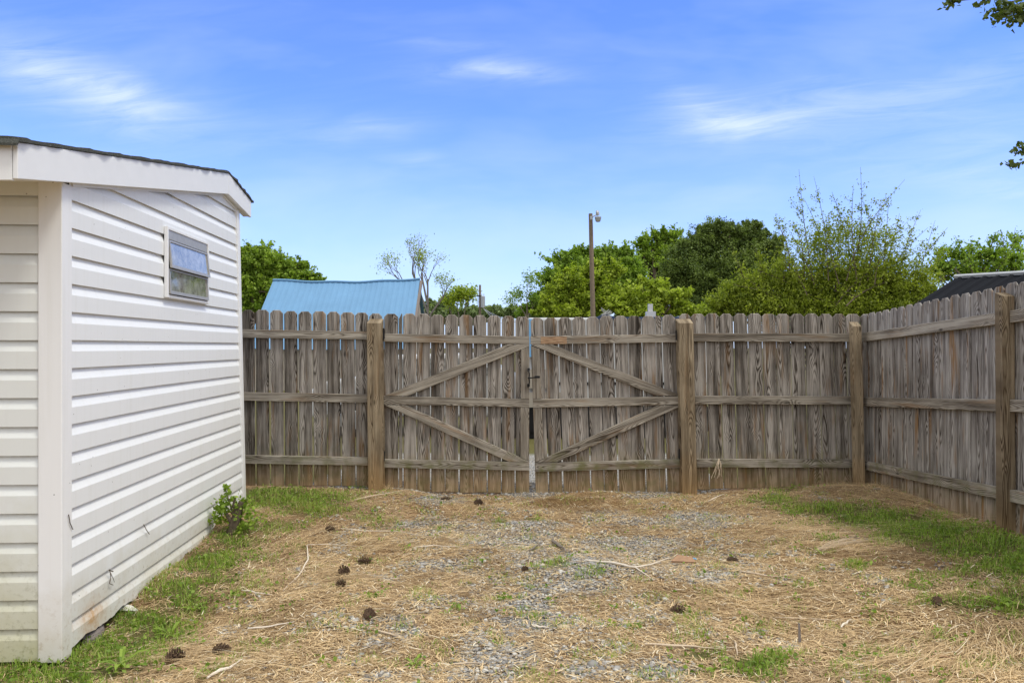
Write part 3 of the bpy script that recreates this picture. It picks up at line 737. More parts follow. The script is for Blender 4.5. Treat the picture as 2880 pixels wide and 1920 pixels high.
# roof with a ragged drip edge
def roof():
    mb = MB(); n = 64
    prof = []
    for i in range(n + 1):
        b = -.53 + (3.36 + .53) * i / n
        z = min(2.497 + (b + .505) * (3.051 - 2.497) / 3.117, 3.051 - (b - 2.614) * (3.051 - 2.943) / .691) + .002
        prof.append((b, z))
    rows = []
    for b, z in prof:
        e = .082 + .004 * math.sin(b * 23) + random.uniform(-.006, .008); t = .011 + .007 * abs(math.sin(b * 9.5)) + random.uniform(0, .004)
        rows.append([S(-3.15, b, z), S(e, b, z), S(e, b, z + t), S(e - .05, b, z + t + .004), S(-3.15, b, z + t + .003)])
    for i in range(n):
        for j in range(5):
            k_ = len(mb.v); mb.v += [rows[i][j], rows[i][(j + 1) % 5], rows[i + 1][(j + 1) % 5], rows[i + 1][j]]; mb.f.append((k_, k_ + 1, k_ + 2, k_ + 3))
    for r in (rows[0], rows[-1]):
        k_ = len(mb.v); mb.v += r; mb.f.append(tuple(k_ + j for j in range(5)))
    # curled shingle drooping over the near eave
    for a in np.arange(-3.1, .06, .16):
        d = random.uniform(.01, .05)
        v = [S(a, -.531, 2.494), S(a + .155, -.531, 2.494), S(a + .155, -.545, 2.482 - d), S(a, -.545, 2.482 - d * .7)]
        v += [p + Vector((0, 0, .012)) for p in v]
        mb.add(v, [(0, 1, 2, 3), (7, 6, 5, 4), (0, 4, 5, 1), (1, 5, 6, 2), (2, 6, 7, 3), (3, 7, 4, 0)])
    mb.build('roof', M['shingle'], shed)
roof()
# window: outer frame, header, two tilted sashes
win = MB()
fb = lambda b0, z0, b1, z1, a0, a1: win.box((a0, b0, z0), (a1, b1, z1), S)
fb(WB0, WZ0 - .004, WB0 + .022, WZ1, .0195, .044); fb(WB1 - .022, WZ0 - .004, WB1, WZ1, .0195, .043)
fb(WB0 + .022, WZ1 - .022, WB1 - .022, WZ1, .0195, .042); fb(WB0 + .022, WZ0 - .004, WB1 - .022, WZ0 + .018, .0195, .041)
wf = win.build('window', M['trim'], shed); b = wf.modifiers.new('edge', 'BEVEL'); b.width = .003; b.segments = 2
win = MB(); win.box((.021, WB0 + .022, WZ0 + .018), (.022, WB1 - .022, WZ1 - .022), S); win.build('recess', M['dark'], wf)
win = MB(); win.box((.024, WB0 + .023, WZ1 - .085), (.036, WB1 - .023, WZ1 - .0225), S); win.build('header', M['alu'], wf)
def sash(zt, zb, out):
    b0, b1 = WB0 + .034, WB1 - .03
    def P(b, z, d=0.0): t = (zt - z) / (zt - zb); return S(.026 + out * t + d, b, z)
    mb = MB()
    def bar(ba, bb, za, zc):
        v = [P(ba, za), P(bb, za), P(bb, zc), P(ba, zc), P(ba, za, .016), P(bb, za, .016), P(bb, zc, .016), P(ba, zc, .016)]
        mb.add(v, [(0, 3, 2, 1), (4, 5, 6, 7), (0, 1, 5, 4), (1, 2, 6, 5), (2, 3, 7, 6), (3, 0, 4, 7)])
    bar(b0, b0 + .018, zb, zt); bar(b1 - .018, b1, zb, zt); bar(b0 + .018, b1 - .018, zb, zb + .022); bar(b0 + .018, b1 - .018, zt - .012, zt)
    mb.build('sash', M['alu'], wf)
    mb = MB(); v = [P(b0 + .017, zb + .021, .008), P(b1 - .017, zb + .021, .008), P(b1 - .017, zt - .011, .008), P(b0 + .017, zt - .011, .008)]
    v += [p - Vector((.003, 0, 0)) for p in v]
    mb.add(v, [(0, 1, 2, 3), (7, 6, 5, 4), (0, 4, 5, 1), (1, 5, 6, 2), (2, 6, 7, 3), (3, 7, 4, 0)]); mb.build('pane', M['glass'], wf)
sash(WZ1 - .092, WZ0 + .205, .022); sash(WZ0 + .200, WZ0 + .024, .010)
# things at the shed's foot
mb = MB(); mb.box((-.42, -.04, gz(-2.6, 4.0) - .03), (-.15, .10, -.075), S)
o = mb.build('concrete_block', M['concrete'], loc=S(-.3, 0, -.15)); tag(o, 'brown stained block under the near corner of the white shed', 'block')
bv = o.modifiers.new('edge', 'BEVEL'); bv.width = .008; bv.segments = 2
def rock(name, c, sx, sy, sz, mat, label, cat, rot=0.0, seed=1):
    rr = random.Random(seed); mb = MB(); R_, K_ = 7, 10
    vs = []
    for i in range(R_ + 1):
        th = math.pi * i / R_
        for j in range(K_):
            ph = 2 * math.pi * j / K_; d = Vector((math.sin(th) * math.cos(ph), math.sin(th) * math.sin(ph), math.cos(th)))
            r = 1 + .35 * mnoise.noise(d * 1.7 + Vector((seed, 0, 0)))
            q = Vector((d.x * sx * r, d.y * sy * r, d.z * sz * r))
            vs.append(Vector((q.x * math.cos(rot) - q.y * math.sin(rot), q.x * math.sin(rot) + q.y * math.cos(rot), q.z)) + c)
    fs_ = [(i * K_ + j, i * K_ + (j + 1) % K_, (i + 1) * K_ + (j + 1) % K_, (i + 1) * K_ + j) for i in range(R_) for j in range(K_)]
    return tag(mk(name, vs, fs_, mat, smooth=False, loc=c), label, cat)
rock('stone', G(262, 1795, .02), .05, .12, .035, M['stone'], 'dark grey stone at the shed foot, nearer the camera', 'stone', .1, 3)
rock('stone', G(325, 1698, .02), .08, .05, .03, M['stone'], 'flat dark stone beside the white scrap of siding', 'stone', .3, 5)
g0 = G(350, 1722, .02)
mb = MB(); v = [g0 + Vector(q) for q in ((-.07, -.01, 0), (.09, -.02, .0), (.03, .025, .012), (-.05, .03, .022))]; v += [p + Vector((0, .004, .006)) for p in v]
mb.add(v, [(3, 2, 1, 0), (4, 5, 6, 7), (0, 1, 5, 4), (1, 2, 6, 5), (2, 3, 7, 6), (3, 0, 4, 7)])
tag(mb.build('siding_scrap', M['vinyl'], loc=g0), 'broken white piece of siding lying in grass at the shed foot', 'scrap')

# ------------------------------------------------------------------ leaves and trees
def leaf_mesh(name, P, size, mat, parent=None, flat=.0, aspect=.55, tint=None, loc=None, droop=0.0):
    n = len(P); P = np.asarray(P)
    d = RNG.normal(size=(n, 3)); d[:, 2] = d[:, 2] * (1 - flat) - droop; d /= np.linalg.norm(d, axis=1)[:, None] + 1e-9
    e = RNG.normal(size=(n, 3)); e -= (e * d).sum(1)[:, None] * d; e /= np.linalg.norm(e, axis=1)[:, None] + 1e-9
    s = (np.asarray(size) * RNG.uniform(.6, 1.3, n))[:, None]
    nn = np.cross(d, e)
    v = np.stack([P - d * s * .5, P + e * s * aspect * .5 + nn * s * .1, P + d * s * .5, P - e * s * aspect * .5 + nn * s * .1], 1).reshape(-1, 3)
    f = np.arange(n * 4).reshape(-1, 4)
    t = RNG.uniform(0, 1, n) if tint is None else np.clip(tint, 0, 1)
    return mk(name, v, f, mat, parent, attrs={'tint': ('FACE', 'FLOAT', t)}, loc=loc)
def clumps(blobl, Yd, dens, depth=.8, sub=.22, per=60):
    """leaf positions for a crown made of measured lobes: (px, py, rx, ry) at distance Yd"""
    P, T, Cn = [], [], []
    for (px, py, rx, ry) in blobl:
        c = W(px, py, Yd); a, b = rx * Yd / F, ry * Yd / F; dd = (a + b) / 2 * depth
        nsub = max(3, int(dens * (rx * ry) / 400))
        u = RNG.normal(size=(nsub, 3)); u /= np.linalg.norm(u, axis=1)[:, None]
        r = RNG.uniform(0, 1, nsub) ** (1 / 1.9) * (1 + .16 * RNG.normal(size=nsub))
        ctr = np.array(c) + u * r[:, None] * np.array([a, dd, b])
        Cn.append(ctr)
        tt = RNG.uniform(.15, .85, nsub)
        for q, t0 in zip(ctr, tt):
            m = int(per * RNG.uniform(.4, 1.3)); sr = sub * (a + b) / 2 * RNG.uniform(.4, 1.1)
            ax = (q - np.array(c)); ax = ax / (np.linalg.norm(ax) + 1e-6) * .8 + np.array([0, 0, .55]) + RNG.normal(size=3) * .3
            g = RNG.normal(size=(m, 3)) * sr * np.array([.46, .46, .34]) + ax[None] * (RNG.beta(1.2, 1.6, m)[:, None] - .35) * sr * 2.6
            P.append(q + g); T.append(np.full(m, t0) + RNG.normal(size=m) * .22)
    return np.concatenate(P), np.concatenate(T), np.concatenate(Cn)
def limbs(base, ctrs, r0, mat, parent, n=26, wig=.12):
    mb = MB(); base = Vector(base); top = Vector(np.mean(ctrs, 0)); H_ = max(top.z - base.z, .5)
    trunk = [base + (top - base) * t + Vector((math.sin(t * 5) * wig * .5, math.cos(t * 4) * wig * .5 - wig * .5, 0)) for t in (0, .25, .5, .75, 1)]
    mb.tube(trunk, [r0, r0 * .85, r0 * .65, r0 * .45, r0 * .25], 8)
    sel = RNG.choice(len(ctrs), min(n, len(ctrs)), replace=False)
    for i in sel:
        e = Vector(ctrs[i]); t = random.uniform(.25, .8); s0 = base + (top - base) * t
        m1 = s0.lerp(e, .4) + Vector((random.uniform(-1, 1), random.uniform(-1, 1), random.uniform(0, 1))) * wig
        mb.tube([s0, m1, e], [r0 * .4, r0 * .22, r0 * .06], 5, False)
    return mb.build('trunk', mat, parent)
def crown_tree(name, blobl, Yd, dens, leafsz, lmat, label, cat='tree', group=None, trunk_px=None, r0=.2, sub=.22, per=60, depth=.8, bark='bark', aspect=.55, nl=26):
    P, T, Cn = clumps(blobl, Yd, dens, depth, sub, per)
    keep = P[:, 2] > .3; P, T = P[keep], T[keep]
    cx = trunk_px if trunk_px else blobl[0][0]
    b = Vector(((cx - 1440) / F * Yd, Yd, gz(0, 20) - .1))
    t = thing(name, b, label, cat, group)
    limbs(b, Cn, r0, M[bark], t, nl, wig=Yd * .012)
    leaf_mesh('crown', P, leafsz, M[lmat], t, tint=T, aspect=aspect)
    return t
TG = 'trees beyond the fence'
crown_tree('tree', [(690,745,48,48),(740,735,50,40),(700,800,60,60),(770,760,50,40),(815,770,50,34),(860,785,40,28),(892,792,24,16),(650,790,50,60),(700,860,80,40),(800,830,90,45),(735,706,26,12),(690,712,22,14),(850,745,24,14),(640,850,50,50)],
           44, 19, .20, 'leaf_bright', 'broad bright green tree behind the blue metal roof, left of it', group=TG, trunk_px=722, r0=.28, sub=.30, per=75, depth=.7, nl=40)
crown_tree('tree', [(1590,755,46,38),(1650,722,40,24),(1560,800,42,42),(1700,722,36,24),(1740,740,46,40),(1640,780,80,50),(1760,790,60,50),(1550,850,50,36),(1500,872,44,18),(1765,712,22,16),(1600,716,18,12)],
           46, 19, .21, 'leaf_mid', 'mid green rounded tree behind the tall lamp pole', group=TG, trunk_px=1620, r0=.3, sub=.30, per=80)
crown_tree('tree', [(1850,672,36,24),(1812,690,26,34),(1888,680,34,34),(1840,730,50,44),(1905,655,16,9),(1800,740,30,30),(1870,655,14,9)],
           52, 13, .21, 'leaf_bright', 'airy light green treetop directly left of the dark evergreen', group=TG, trunk_px=1850, r0=.28, sub=.32, per=70, nl=40)
crown_tree('evergreen_tree', [(2020,668,60,42),(1965,690,48,36),(2100,685,54,40),(2030,636,22,12),(2106,638,34,16),(2160,690,36,32),(1960,770,80,66),(2070,770,100,70),(2000,850,110,50),(1930,730,50,44),(2170,760,40,54),(1900,790,46,48),(1985,650,26,18),(2190,700,16,22),(2150,655,20,16)],
           42, 24, .15, 'leaf_dark', 'tall dark evergreen, the darkest and densest crown above the right fence', group=TG, trunk_px=2020, r0=.35, sub=.26, per=130, aspect=.4)
crown_tree('tree', [(1600,810,50,40),(1680,780,42,42),(1560,855,44,32),(1680,850,70,40),(1620,870,90,28),(1728,765,24,28),(1655,750,16,20),(1600,770,20,18),(1545,875,40,18)],
           30, 20, .13, 'leaf_yellow', 'yellow green bushy tree at the foot of the lamp pole', group=TG, trunk_px=1640, r0=.13, sub=.30, per=85, aspect=.6, nl=44)
crown_tree('tree', [(1780,850,54,36),(1850,830,46,36),(1900,850,40,30),(1810,880,90,22),(1740,860,36,28),(1925,832,22,18),(1800,795,18,16),(1850,800,20,16),(1960,878,56,14)],
           29, 20, .13, 'leaf_yellow', 'yellow green bushy tree behind the white vent pipe', group=TG, trunk_px=1840, r0=.13, sub=.30, per=85, aspect=.6, nl=44)
# feathery shrub in front of the evergreen: dense at the foot, thinning upwards
shrub = crown_tree('shrub', [(2090,830,60,30),(2050,860,56,28),(2150,860,110,36),(2280,850,80,34),(2400,855,90,32),(2300,872,140,28),(2440,868,120,28),(2520,850,70,30),(2570,860,50,26)],
           16, 30, .065, 'leaf_olive', 'wide feathery olive green shrub tree behind the right fence, tall thin shoots rising from it', 'shrub', TG, trunk_px=2330, r0=.09, sub=.36, per=52, aspect=.45, nl=60)
P, T, Cn = clumps([(2140,800,60,30),(2090,800,40,22),(2220,805,60,32),(2300,800,80,34),(2400,800,90,36),(2480,805,70,36),(2540,810,60,34),(2600,810,50,36),(2350,770,110,34),(2480,770,90,34),(2230,775,50,28),(2140,775,46,20)], 16, 15, .8, .46, 34)
leaf_mesh('upper_leaves', P, .058, M['leaf_olive'], shrub, tint=T * .8 + .2, aspect=.5)
P, T, Cn = clumps([(2400,715,120,44),(2300,725,70,40),(2500,730,80,44),(2200,740,50,28),(2590,765,46,34),(2360,660,90,36),(2460,670,80,36),(2280,680,60,36)], 16, 8, .8, .5, 22)
leaf_mesh('top_leaves', P, .052, M['leaf_olive'], shrub, tint=T * .8 + .2, aspect=.5)
def shoots(parent, roots, Yd, leaf, lmat, bark, r=.012, n_leaf=46, spread=.5, name='shoots', lname='shoot_leaves', side=7):
    mb = MB(); L = []
    for (x0, y0, x1, y1) in roots:
        a = W(x0, y0, Yd + random.uniform(-.6, .6)); b = W(x1, y1, Yd + random.uniform(-.6, .6))
        bow = Vector(((b.x - a.x) * -.15 + random.uniform(-.1, .1), 0, .0)) * 1.0
        pts = [a.lerp(b, t) + bow * math.sin(math.pi * t) for t in (0, .2, .4, .6, .8, 1)]
        mb.tube(pts, [r, r * .85, r * .7, r * .5, r * .35, r * .2], 5, False)
        Ls = (b - a).length
        for i in range(side):
            t = random.uniform(.05, .9); p = a.lerp(b, t) + bow * math.sin(math.pi * t)
            d = Vector((random.choice((-1, 1)) * random.uniform(.4, 1), random.uniform(-.5, .5), random.uniform(.3, 1.1))).normalized() * Ls * random.uniform(.10, .32) * spread * 2 * (1.15 - t)
            q = p + d; mb.tube([p, p + d * .5 + Vector((0, 0, -.02)), q], [r * .35, r * .25, r * .12], 4, False)
            for _ in range(int(n_leaf * .36)):
                L.append(p.lerp(q, random.uniform(.1, 1.05)) + Vector([random.gauss(0, leaf * .6) for _ in range(3)]))
        for _ in range(n_leaf):
            t = random.betavariate(1.1, 1.15); p = a.lerp(b, t) + bow * math.sin(math.pi * t)
            L.append(p + Vector([random.gauss(0, leaf * .8) for _ in range(3)]))
    mb.build(name, M[bark], parent)
    leaf_mesh(lname, np.array([tuple(p) for p in L]), leaf, M[lmat], parent, aspect=.6)
shoots(shrub, [(2285,780,2247,476),(2262,790,2230,620),(2330,790,2290,500),(2345,780,2352,560),(2400,790,2340,540),(2400,780,2420,470),(2440,790,2425,560),(2380,790,2545,505),
               (2480,790,2500,550),(2520,800,2590,590),(2500,800,2610,640),(2560,830,2650,690),(2240,790,2180,600),(2460,800,2555,620),(2300,800,2400,600),(2270,830,2210,700),(2200,800,2190,650),(2220,760,2175,610),
               (2350,820,2380,640),(2420,820,2470,640),(2530,820,2560,680),(2330,780,2300,620),(2480,790,2530,600),(2440,790,2480,560),(2360,800,2330,600),(2390,800,2450,600),(2410,790,2400,520),(2310,790,2262,560),(2450,800,2600,700),(2290,800,2215,640),(2560,850,2680,700),(2580,860,2700,760),(2540,820,2665,640),(2570,850,2630,620),(2100,830,2060,700),(2130,810,2120,690)],
       16, .052, 'leaf_olive', 'bark', r=.012, n_leaf=34, side=12)
shoots(shrub, [(2300,860,2130,760),(2250,860,2060,800),(2300,860,2200,740),(2380,860,2600,760),(2350,860,2480,740),(2200,870,2080,770)], 15.6, .06, 'leaf_olive', 'bark', r=.016, n_leaf=40, side=12, name='boughs', lname='bough_leaves')
t5 = crown_tree('tree', [(2640,760,30,26),(2680,715,26,26),(2740,715,34,28),(2800,715,36,30),(2850,745,35,32),(2660,760,36,36),(2740,765,70,30),(2880,790,60,36)],
           19, 13, .085, 'leaf_mid', 'loose green tree above the dark ribbed metal roof', group=TG, trunk_px=2760, r0=.08, sub=.40, per=26, aspect=.6, nl=44)
shoots(t5, [(2720,770,2685,662),(2760,770,2800,652),(2800,770,2870,660),(2860,780,2856,640),(2880,720,2830,650),(2700,770,2650,690),(2800,780,2775,665),(2740,780,2735,672),(2820,780,2815,645),(2650,790,2640,700),(2850,780,2885,655)], 19, .075, 'leaf_mid', 'bark', r=.018, n_leaf=46, side=9)
# nearly bare tree right of the blue roof
def bare_tree(name, base_px, base_y, Yd, stems, label, lmat='leaf_olive', leafsz=.13, r=.07, nleaf=10, sparse=.75, scale=1.0):
    b = Vector(((base_px - 1440) / F * Yd, Yd, -.05)); t = thing(name, b, label, 'tree', TG)
    mb = MB(); L = []
    def grow(p, d, ln, rr, lv):
        q = p + d * ln; mid = p.lerp(q, .5) + Vector((random.uniform(-1, 1), random.uniform(-1, 1), random.uniform(-1, 1))) * ln * .07
        mb.tube([p, mid, q], [rr, rr * .85, rr * .7], 5 if lv < 3 else 4, False)
        if lv >= 3 and random.random() < sparse:
            for _ in range(nleaf): L.append(p.lerp(q, random.uniform(.0, 1.2)) + Vector([random.gauss(0, leafsz * 1.5) for _ in range(3)]))
        if lv >= 5: return
        for i in range(2 if lv < 4 else random.choice((1, 2, 2))):
            ax = Vector((random.uniform(-1, 1), random.uniform(-.7, .7), random.uniform(-.2, .75)))
            nd = (d + ax.normalized() * random.uniform(.35, .75)).normalized()
            grow(q, nd, ln * random.uniform(.58, .82), rr * .62, lv + 1)
    for (x0, y0, x1, y1) in stems:
        p = W(x0, y0, Yd); q = W(x1, y1, Yd)
        mb.tube([b if y0 > 870 else p, p, q], [r * 1.3, r, r * .7], 7, False)
        for _ in range(3):
            d = (q - p).normalized() + Vector((random.uniform(-.55, .55), random.uniform(-.4, .4), random.uniform(-.1, .4)))
            grow(p.lerp(q, random.uniform(.55, 1)), d.normalized(), (q - p).length * random.uniform(.29, .40) * scale, r * .55, 1)
    mb.build('trunk', M['bark_grey'], t); leaf_mesh('leaves', np.array([tuple(p) for p in L]), leafsz, M[lmat], t, aspect=.6)
random.seed(21)
bare_tree('bare_tree', 1203, 880, 34, [(1203,885,1203,785),(1203,880,1160,768),(1210,885,1250,830),(1195,880,1130,790),(1203,860,1185,770)],
          'slender nearly bare tree with a few new leaves, right of the blue roof', r=.05, nleaf=6, leafsz=.085, sparse=.6, lmat='leaf_yellow')
bare_tree('bare_tree', 1305, 885, 40, [(1290,885,1285,855),(1305,885,1312,850),(1270,885,1262,862)],
          'low thin yellow green sapling clump left of the distant utility pole', r=.03, nleaf=16, leafsz=.12, lmat='leaf_yellow', scale=1.25)
bare_tree('bare_tree', 1482, 885, 45, [(1482,885,1482,835),(1478,885,1460,858),(1486,885,1500,862)],
          'small wispy dark leaved tree against the sky between utility pole and big trees', r=.03, nleaf=9, leafsz=.12, lmat='leaf_mid', scale=1.5)
# distant wooded ridge: one continuous far mass
P, T, Cn = clumps([(x, 886 + 6 * math.sin(x * .03), 30, 20 + 6 * math.sin(x * .011 + 1)) for x in range(1180, 1640, 26)], 160, 20, .6, .3, 70)
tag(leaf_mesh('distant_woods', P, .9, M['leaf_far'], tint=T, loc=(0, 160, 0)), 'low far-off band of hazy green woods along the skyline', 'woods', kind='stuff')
P, T, Cn = clumps([(x, 905, 90, 34 + 14 * math.sin(x * .02)) for x in list(range(-900, 720, 90)) + list(range(2300, 4200, 90))], 90, 16, .6, .3, 70)
tag(leaf_mesh('far_trees_beyond', P, .9, M['leaf_mid'], tint=T, loc=(0, 90, 0)), 'green wood mass far behind the fences, mostly hidden', 'woods', kind='stuff')
# branches reaching in from a tree right of the frame
def overhang():
    b = Vector((6.3, 7.2, .15)); t = thing('maple_tree', b, 'leafy branch tips hanging in at the top right corner of the sky', 'tree')
    mb = MB(); mb.tube([b, b + Vector((.05, -.1, 1.5)), b + Vector((-.1, -.2, 3.2)), b + Vector((0, -.3, 5.2))], [.17, .14, .11, .05], 10)
    L, T_ = [], []
    # (px, py, depth) of leaf sprays just inside the picture, and the boughs that carry them
    tips = [(2672,2,5.6),(2688,4,5.6),(2762,2,5.4),(2806,14,5.2),(2800,30,5.2),(2830,28,5.2),(2805,54,5.2),(2824,40,5.1),(2850,16,5.1),(2866,30,5.0),(2858,62,5.0),(2872,50,5.0),(2880,20,5.0),(2884,44,5.0),
            (2878,412,5.4),(2874,426,5.4),(2852,463,5.4)]
    for px, py, Yd in tips:
        p = W(px, py, Yd)
        src = b + Vector((-.05, -.25, 3.6 if py > 300 else 4.2))
        q = Vector((W(3000, py, Yd).x, Yd, p.z + .1)); mb.tube([src, src.lerp(q, .5) + Vector((0, 0, .3)), q, p], [.03, .02, .010, .003], 5, False)
        for _ in range(26): L.append(tuple(p + Vector([random.gauss(0, .026), random.gauss(0, .04), random.gauss(0, .016)])))
    for _ in range(260):   # the rest of the crown, right of and above the frame
        c = b + Vector((random.gauss(.8, .9), random.gauss(-.6, 1.0), random.uniform(2.8, 6.2)))
        if c.x / c.y < .70 : continue
        if random.random() < .25: mb.tube([b + Vector((0, -.25, random.uniform(2.2, 4.8))), c], [.03, .006], 5, False)
        for _ in range(60): L.append(tuple(c + Vector([random.gauss(0, .16) for _ in range(3)])))
    L = np.array(L); ok = ~((L[:, 0] / L[:, 1] > -.7) & (L[:, 0] / L[:, 1] < .662) & (np.arange(len(L)) >= 26 * len(tips)))
    L = L[ok]
    mb.build('trunk', M['bark'], t); leaf_mesh('crown', L, .040, M['leaf_shade'], t, aspect=.8)
overhang()

# ------------------------------------------------------------------ buildings and poles beyond the fence
def ribbed(name, A, B_, Cq, D, nrib, mat, parent, rib=.02, sagz=0.0, sub=4):
    """metal sheet A-B ridge, D-C eave; ribs run A->D"""
    mb = MB(); A, B_, Cq, D = map(Vector, (A, B_, Cq, D)); nrm = (B_ - A).cross(D - A).normalized()
    if nrm.z < 0: nrm = -nrm
    rows = []
    n = nrib * 5
    for i in range(n + 1):
        t = i / n; h = (0, 0, 1, 1, 0)[i % 5] * rib if i < n else 0
        s_ = Vector((0, 0, -sagz * math.sin(math.pi * t) + sagz * .18 * math.sin(t * 19)))
        a = A.lerp(B_, t) + s_ + nrm * h; d = D.lerp(Cq, t) + s_ * .4 + nrm * h
        rows.append([a.lerp(d, k / sub) for k in range(sub + 1)])
    base = 0
    for r in rows: mb.v += r
    for i in range(n):
        for k in range(sub): q = i * (sub + 1) + k; mb.f.append((q, q + sub + 1, q + sub + 2, q + 1))
    return mb.build(name, mat, parent)
def metalmat(name, col, var, rough=.45):
    m, w, b = mat_new(name); g = w.n.new('ShaderNodeNewGeometry').outputs['Position']
    n = w.noise(g, .9, 4.0, .6); n2 = w.noise(w.vmath('MULTIPLY', g, (6.0, 1.5, 1.5)), 1.0, 4.0, .6)
    c = w.mix(n, tuple(x * (1 - var) for x in col), tuple(min(1, x * (1 + var)) for x in col))
    c = w.mix(w.rng(n2, .55, .8, 0.0, .25), c, tuple(x * .6 for x in col))
    w.put(b.inputs['Base Color'], c); b.inputs['Roughness'].default_value = rough; b.inputs['Metallic'].default_value = .0
    b.inputs['Specular IOR Level'].default_value = .4 if col[2] > .1 else .08
    w.put(b.inputs['Normal'], w.bump(n2, .15, .02)); return m
M['blue_roof'] = metalmat('blue_metal_roof', (.125, .265, .44), .16, .7)
M['dark_roof'] = metalmat('charcoal_metal_roof', (.010, .011, .015), .3, .85)
hb = thing('outbuilding', (W(970, 900, 31).x, 31, 0), 'building with a light blue ribbed metal roof, behind the left fence', 'building')
RA, RB = W(768, 790, 31), W(1181, 787, 31)
EA, EB = Vector((RA.x - .05, 27.9, 1.50)), Vector((RB.x + .02, 27.9, 1.50))
ro = ribbed('roof', RA, RB, EB, EA, 27, M['blue_roof'], hb, .010, .10)
BA, BB = Vector((RA.x - .05, 34.1, 1.5)), Vector((RB.x + .02, 34.1, 1.5))
ribbed('roof', RB, RA, BA, BB, 27, M['blue_roof'], hb, .010, .10)
mb = MB(); mb.tube([RA.lerp(RB, t) + Vector((0, 0, .035 - .10 * math.sin(math.pi * t) + .018 * math.sin(t * 19))) for t in np.linspace(0, 1, 20)], .05, 6); mb.build('ridge_cap', M['blue_roof'], hb)
mb = MB(); x0, x1 = RA.x + .12, RB.x - .10
for (ya, yb, xa, xb) in ((28.05, 28.15, x0, x1), (33.85, 33.95, x0, x1)): mb.box((xa, ya, -.2), (xb, yb, 1.50))
for xa in (x0, x1 - .1):
    v = [(xa, 28.2, -.2), (xa, 33.8, -.2), (xa, 33.8, 1.5), (xa, 31, RA.z - .2), (xa, 28.2, 1.5)]; v2 = [(p[0] + .1, p[1], p[2]) for p in v]
    mb.add(v + v2, [(0, 1, 2, 3, 4), (9, 8, 7, 6, 5), (0, 5, 6, 1), (1, 6, 7, 2), (2, 7, 8, 3), (3, 8, 9, 4), (4, 9, 5, 0)])
mb.build('wall', M['tan_wall'], hb)
mb = MB(); mb.tube([RB + Vector((.06, 0, -.05)), EB + Vector((.06, 0, -.05))], .06, 4); mb.build('rake_trim', M['stone'], hb)
# dark metal roof on the right
hd = thing('outbuilding', (8.3, 13, 0), 'low building with a dark charcoal ribbed metal roof beyond the right side fence', 'building')
A_ = Vector((8.0, 14.0, 2.80)); rd = Vector((.42, -.907, -.03)); dn = Vector((-.907, -.42, -.46))
B2 = A_ + rd * 6; ribbed('roof', A_, B2, B2 + dn * 2.6, A_ + dn * 2.6, 26, M['dark_roof'], hd, .03, .0)
dn2 = Vector((.907, .42, -.46)); ribbed('roof', B2, A_, A_ + dn2 * 2.6, B2 + dn2 * 2.6, 26, M['dark_roof'], hd, .03, .0)
mb = MB(); mb.tube([A_ + Vector((0, 0, .03)), B2 + Vector((0, 0, .03))], .045, 6); mb.build('ridge_cap', M['grey_metal'], hd)
mb = MB(); pts = [A_ + dn * 2.4, A_ + dn2 * 2.4, B2 + dn2 * 2.4, B2 + dn * 2.4]
ap = [A_ + rd * .15, B2 - rd * .15]
q = [p + (rd * .15 if i < 2 else -rd * .15) for i, p in enumerate(pts)]
v = [Vector((p.x, p.y, -.1)) for p in q] + [Vector((p.x, p.y, p.z - .06)) for p in q] + [ap[0] - ZUP * .08, ap[1] - ZUP * .08]
mb.add(v, [(0, 1, 5, 8, 4), (1, 2, 6, 5), (2, 3, 7, 9, 6), (3, 0, 4, 7)]); mb.build('wall', M['tan_wall'], hd)
# lamp pole
lp = thing('lamp_pole', (W(1665, 900, 22).x, 22, 0), 'tall wooden pole carrying a yard lamp, unlit, before the green trees', 'lamp post')
mb = MB(); a = W(1661, 601, 22); bq = W(1668, 900, 22)
mb.tube([Vector((bq.x + .02, 22, -.3)), bq, a], [.075, .070, .056], 14); mb.build('pole', M['pole'], lp, smooth=False)
mb = MB(); mb.tube([W(1662, 617, 21.86), W(1667, 609, 21.84), W(1678, 604, 21.84), W(1684, 604, 21.84)], .018, 8); mb.box((a.x - .02, 21.84, W(0, 617, 22).z - .03), (a.x + .05, 21.89, W(0, 610, 22).z)); mb.build('arm', M['grey_metal'], lp)
mb = MB(); c = W(1682, 604, 21.84); mb.tube([c + Vector((0, 0, -.02)), c + Vector((-.02, 0, .06)), c + Vector((-.03, 0, .12))], [.045, .05, .03], 10); mb.tube([c + Vector((.02, 0, .02)), c + Vector((-.01, 0, .10))], .03, 8); mb.build('photocell', M['grey_metal'], lp)
mb = MB(); c = W(1682, 609, 21.84); mb.tube([c, c + Vector((0, 0, -.01)), c + Vector((0, 0, -.035)), c + Vector((0, 0, -.13))], [.05, .093, .093, .072], 18); mb.build('lamp_shade', M['grey_metal'], lp)
mb = MB(); mb.tube([c + Vector((0, 0, -.13)), c + Vector((0, 0, -.15))], [.066, .05], 14); mb.build('lens', M['white_paint'], lp)
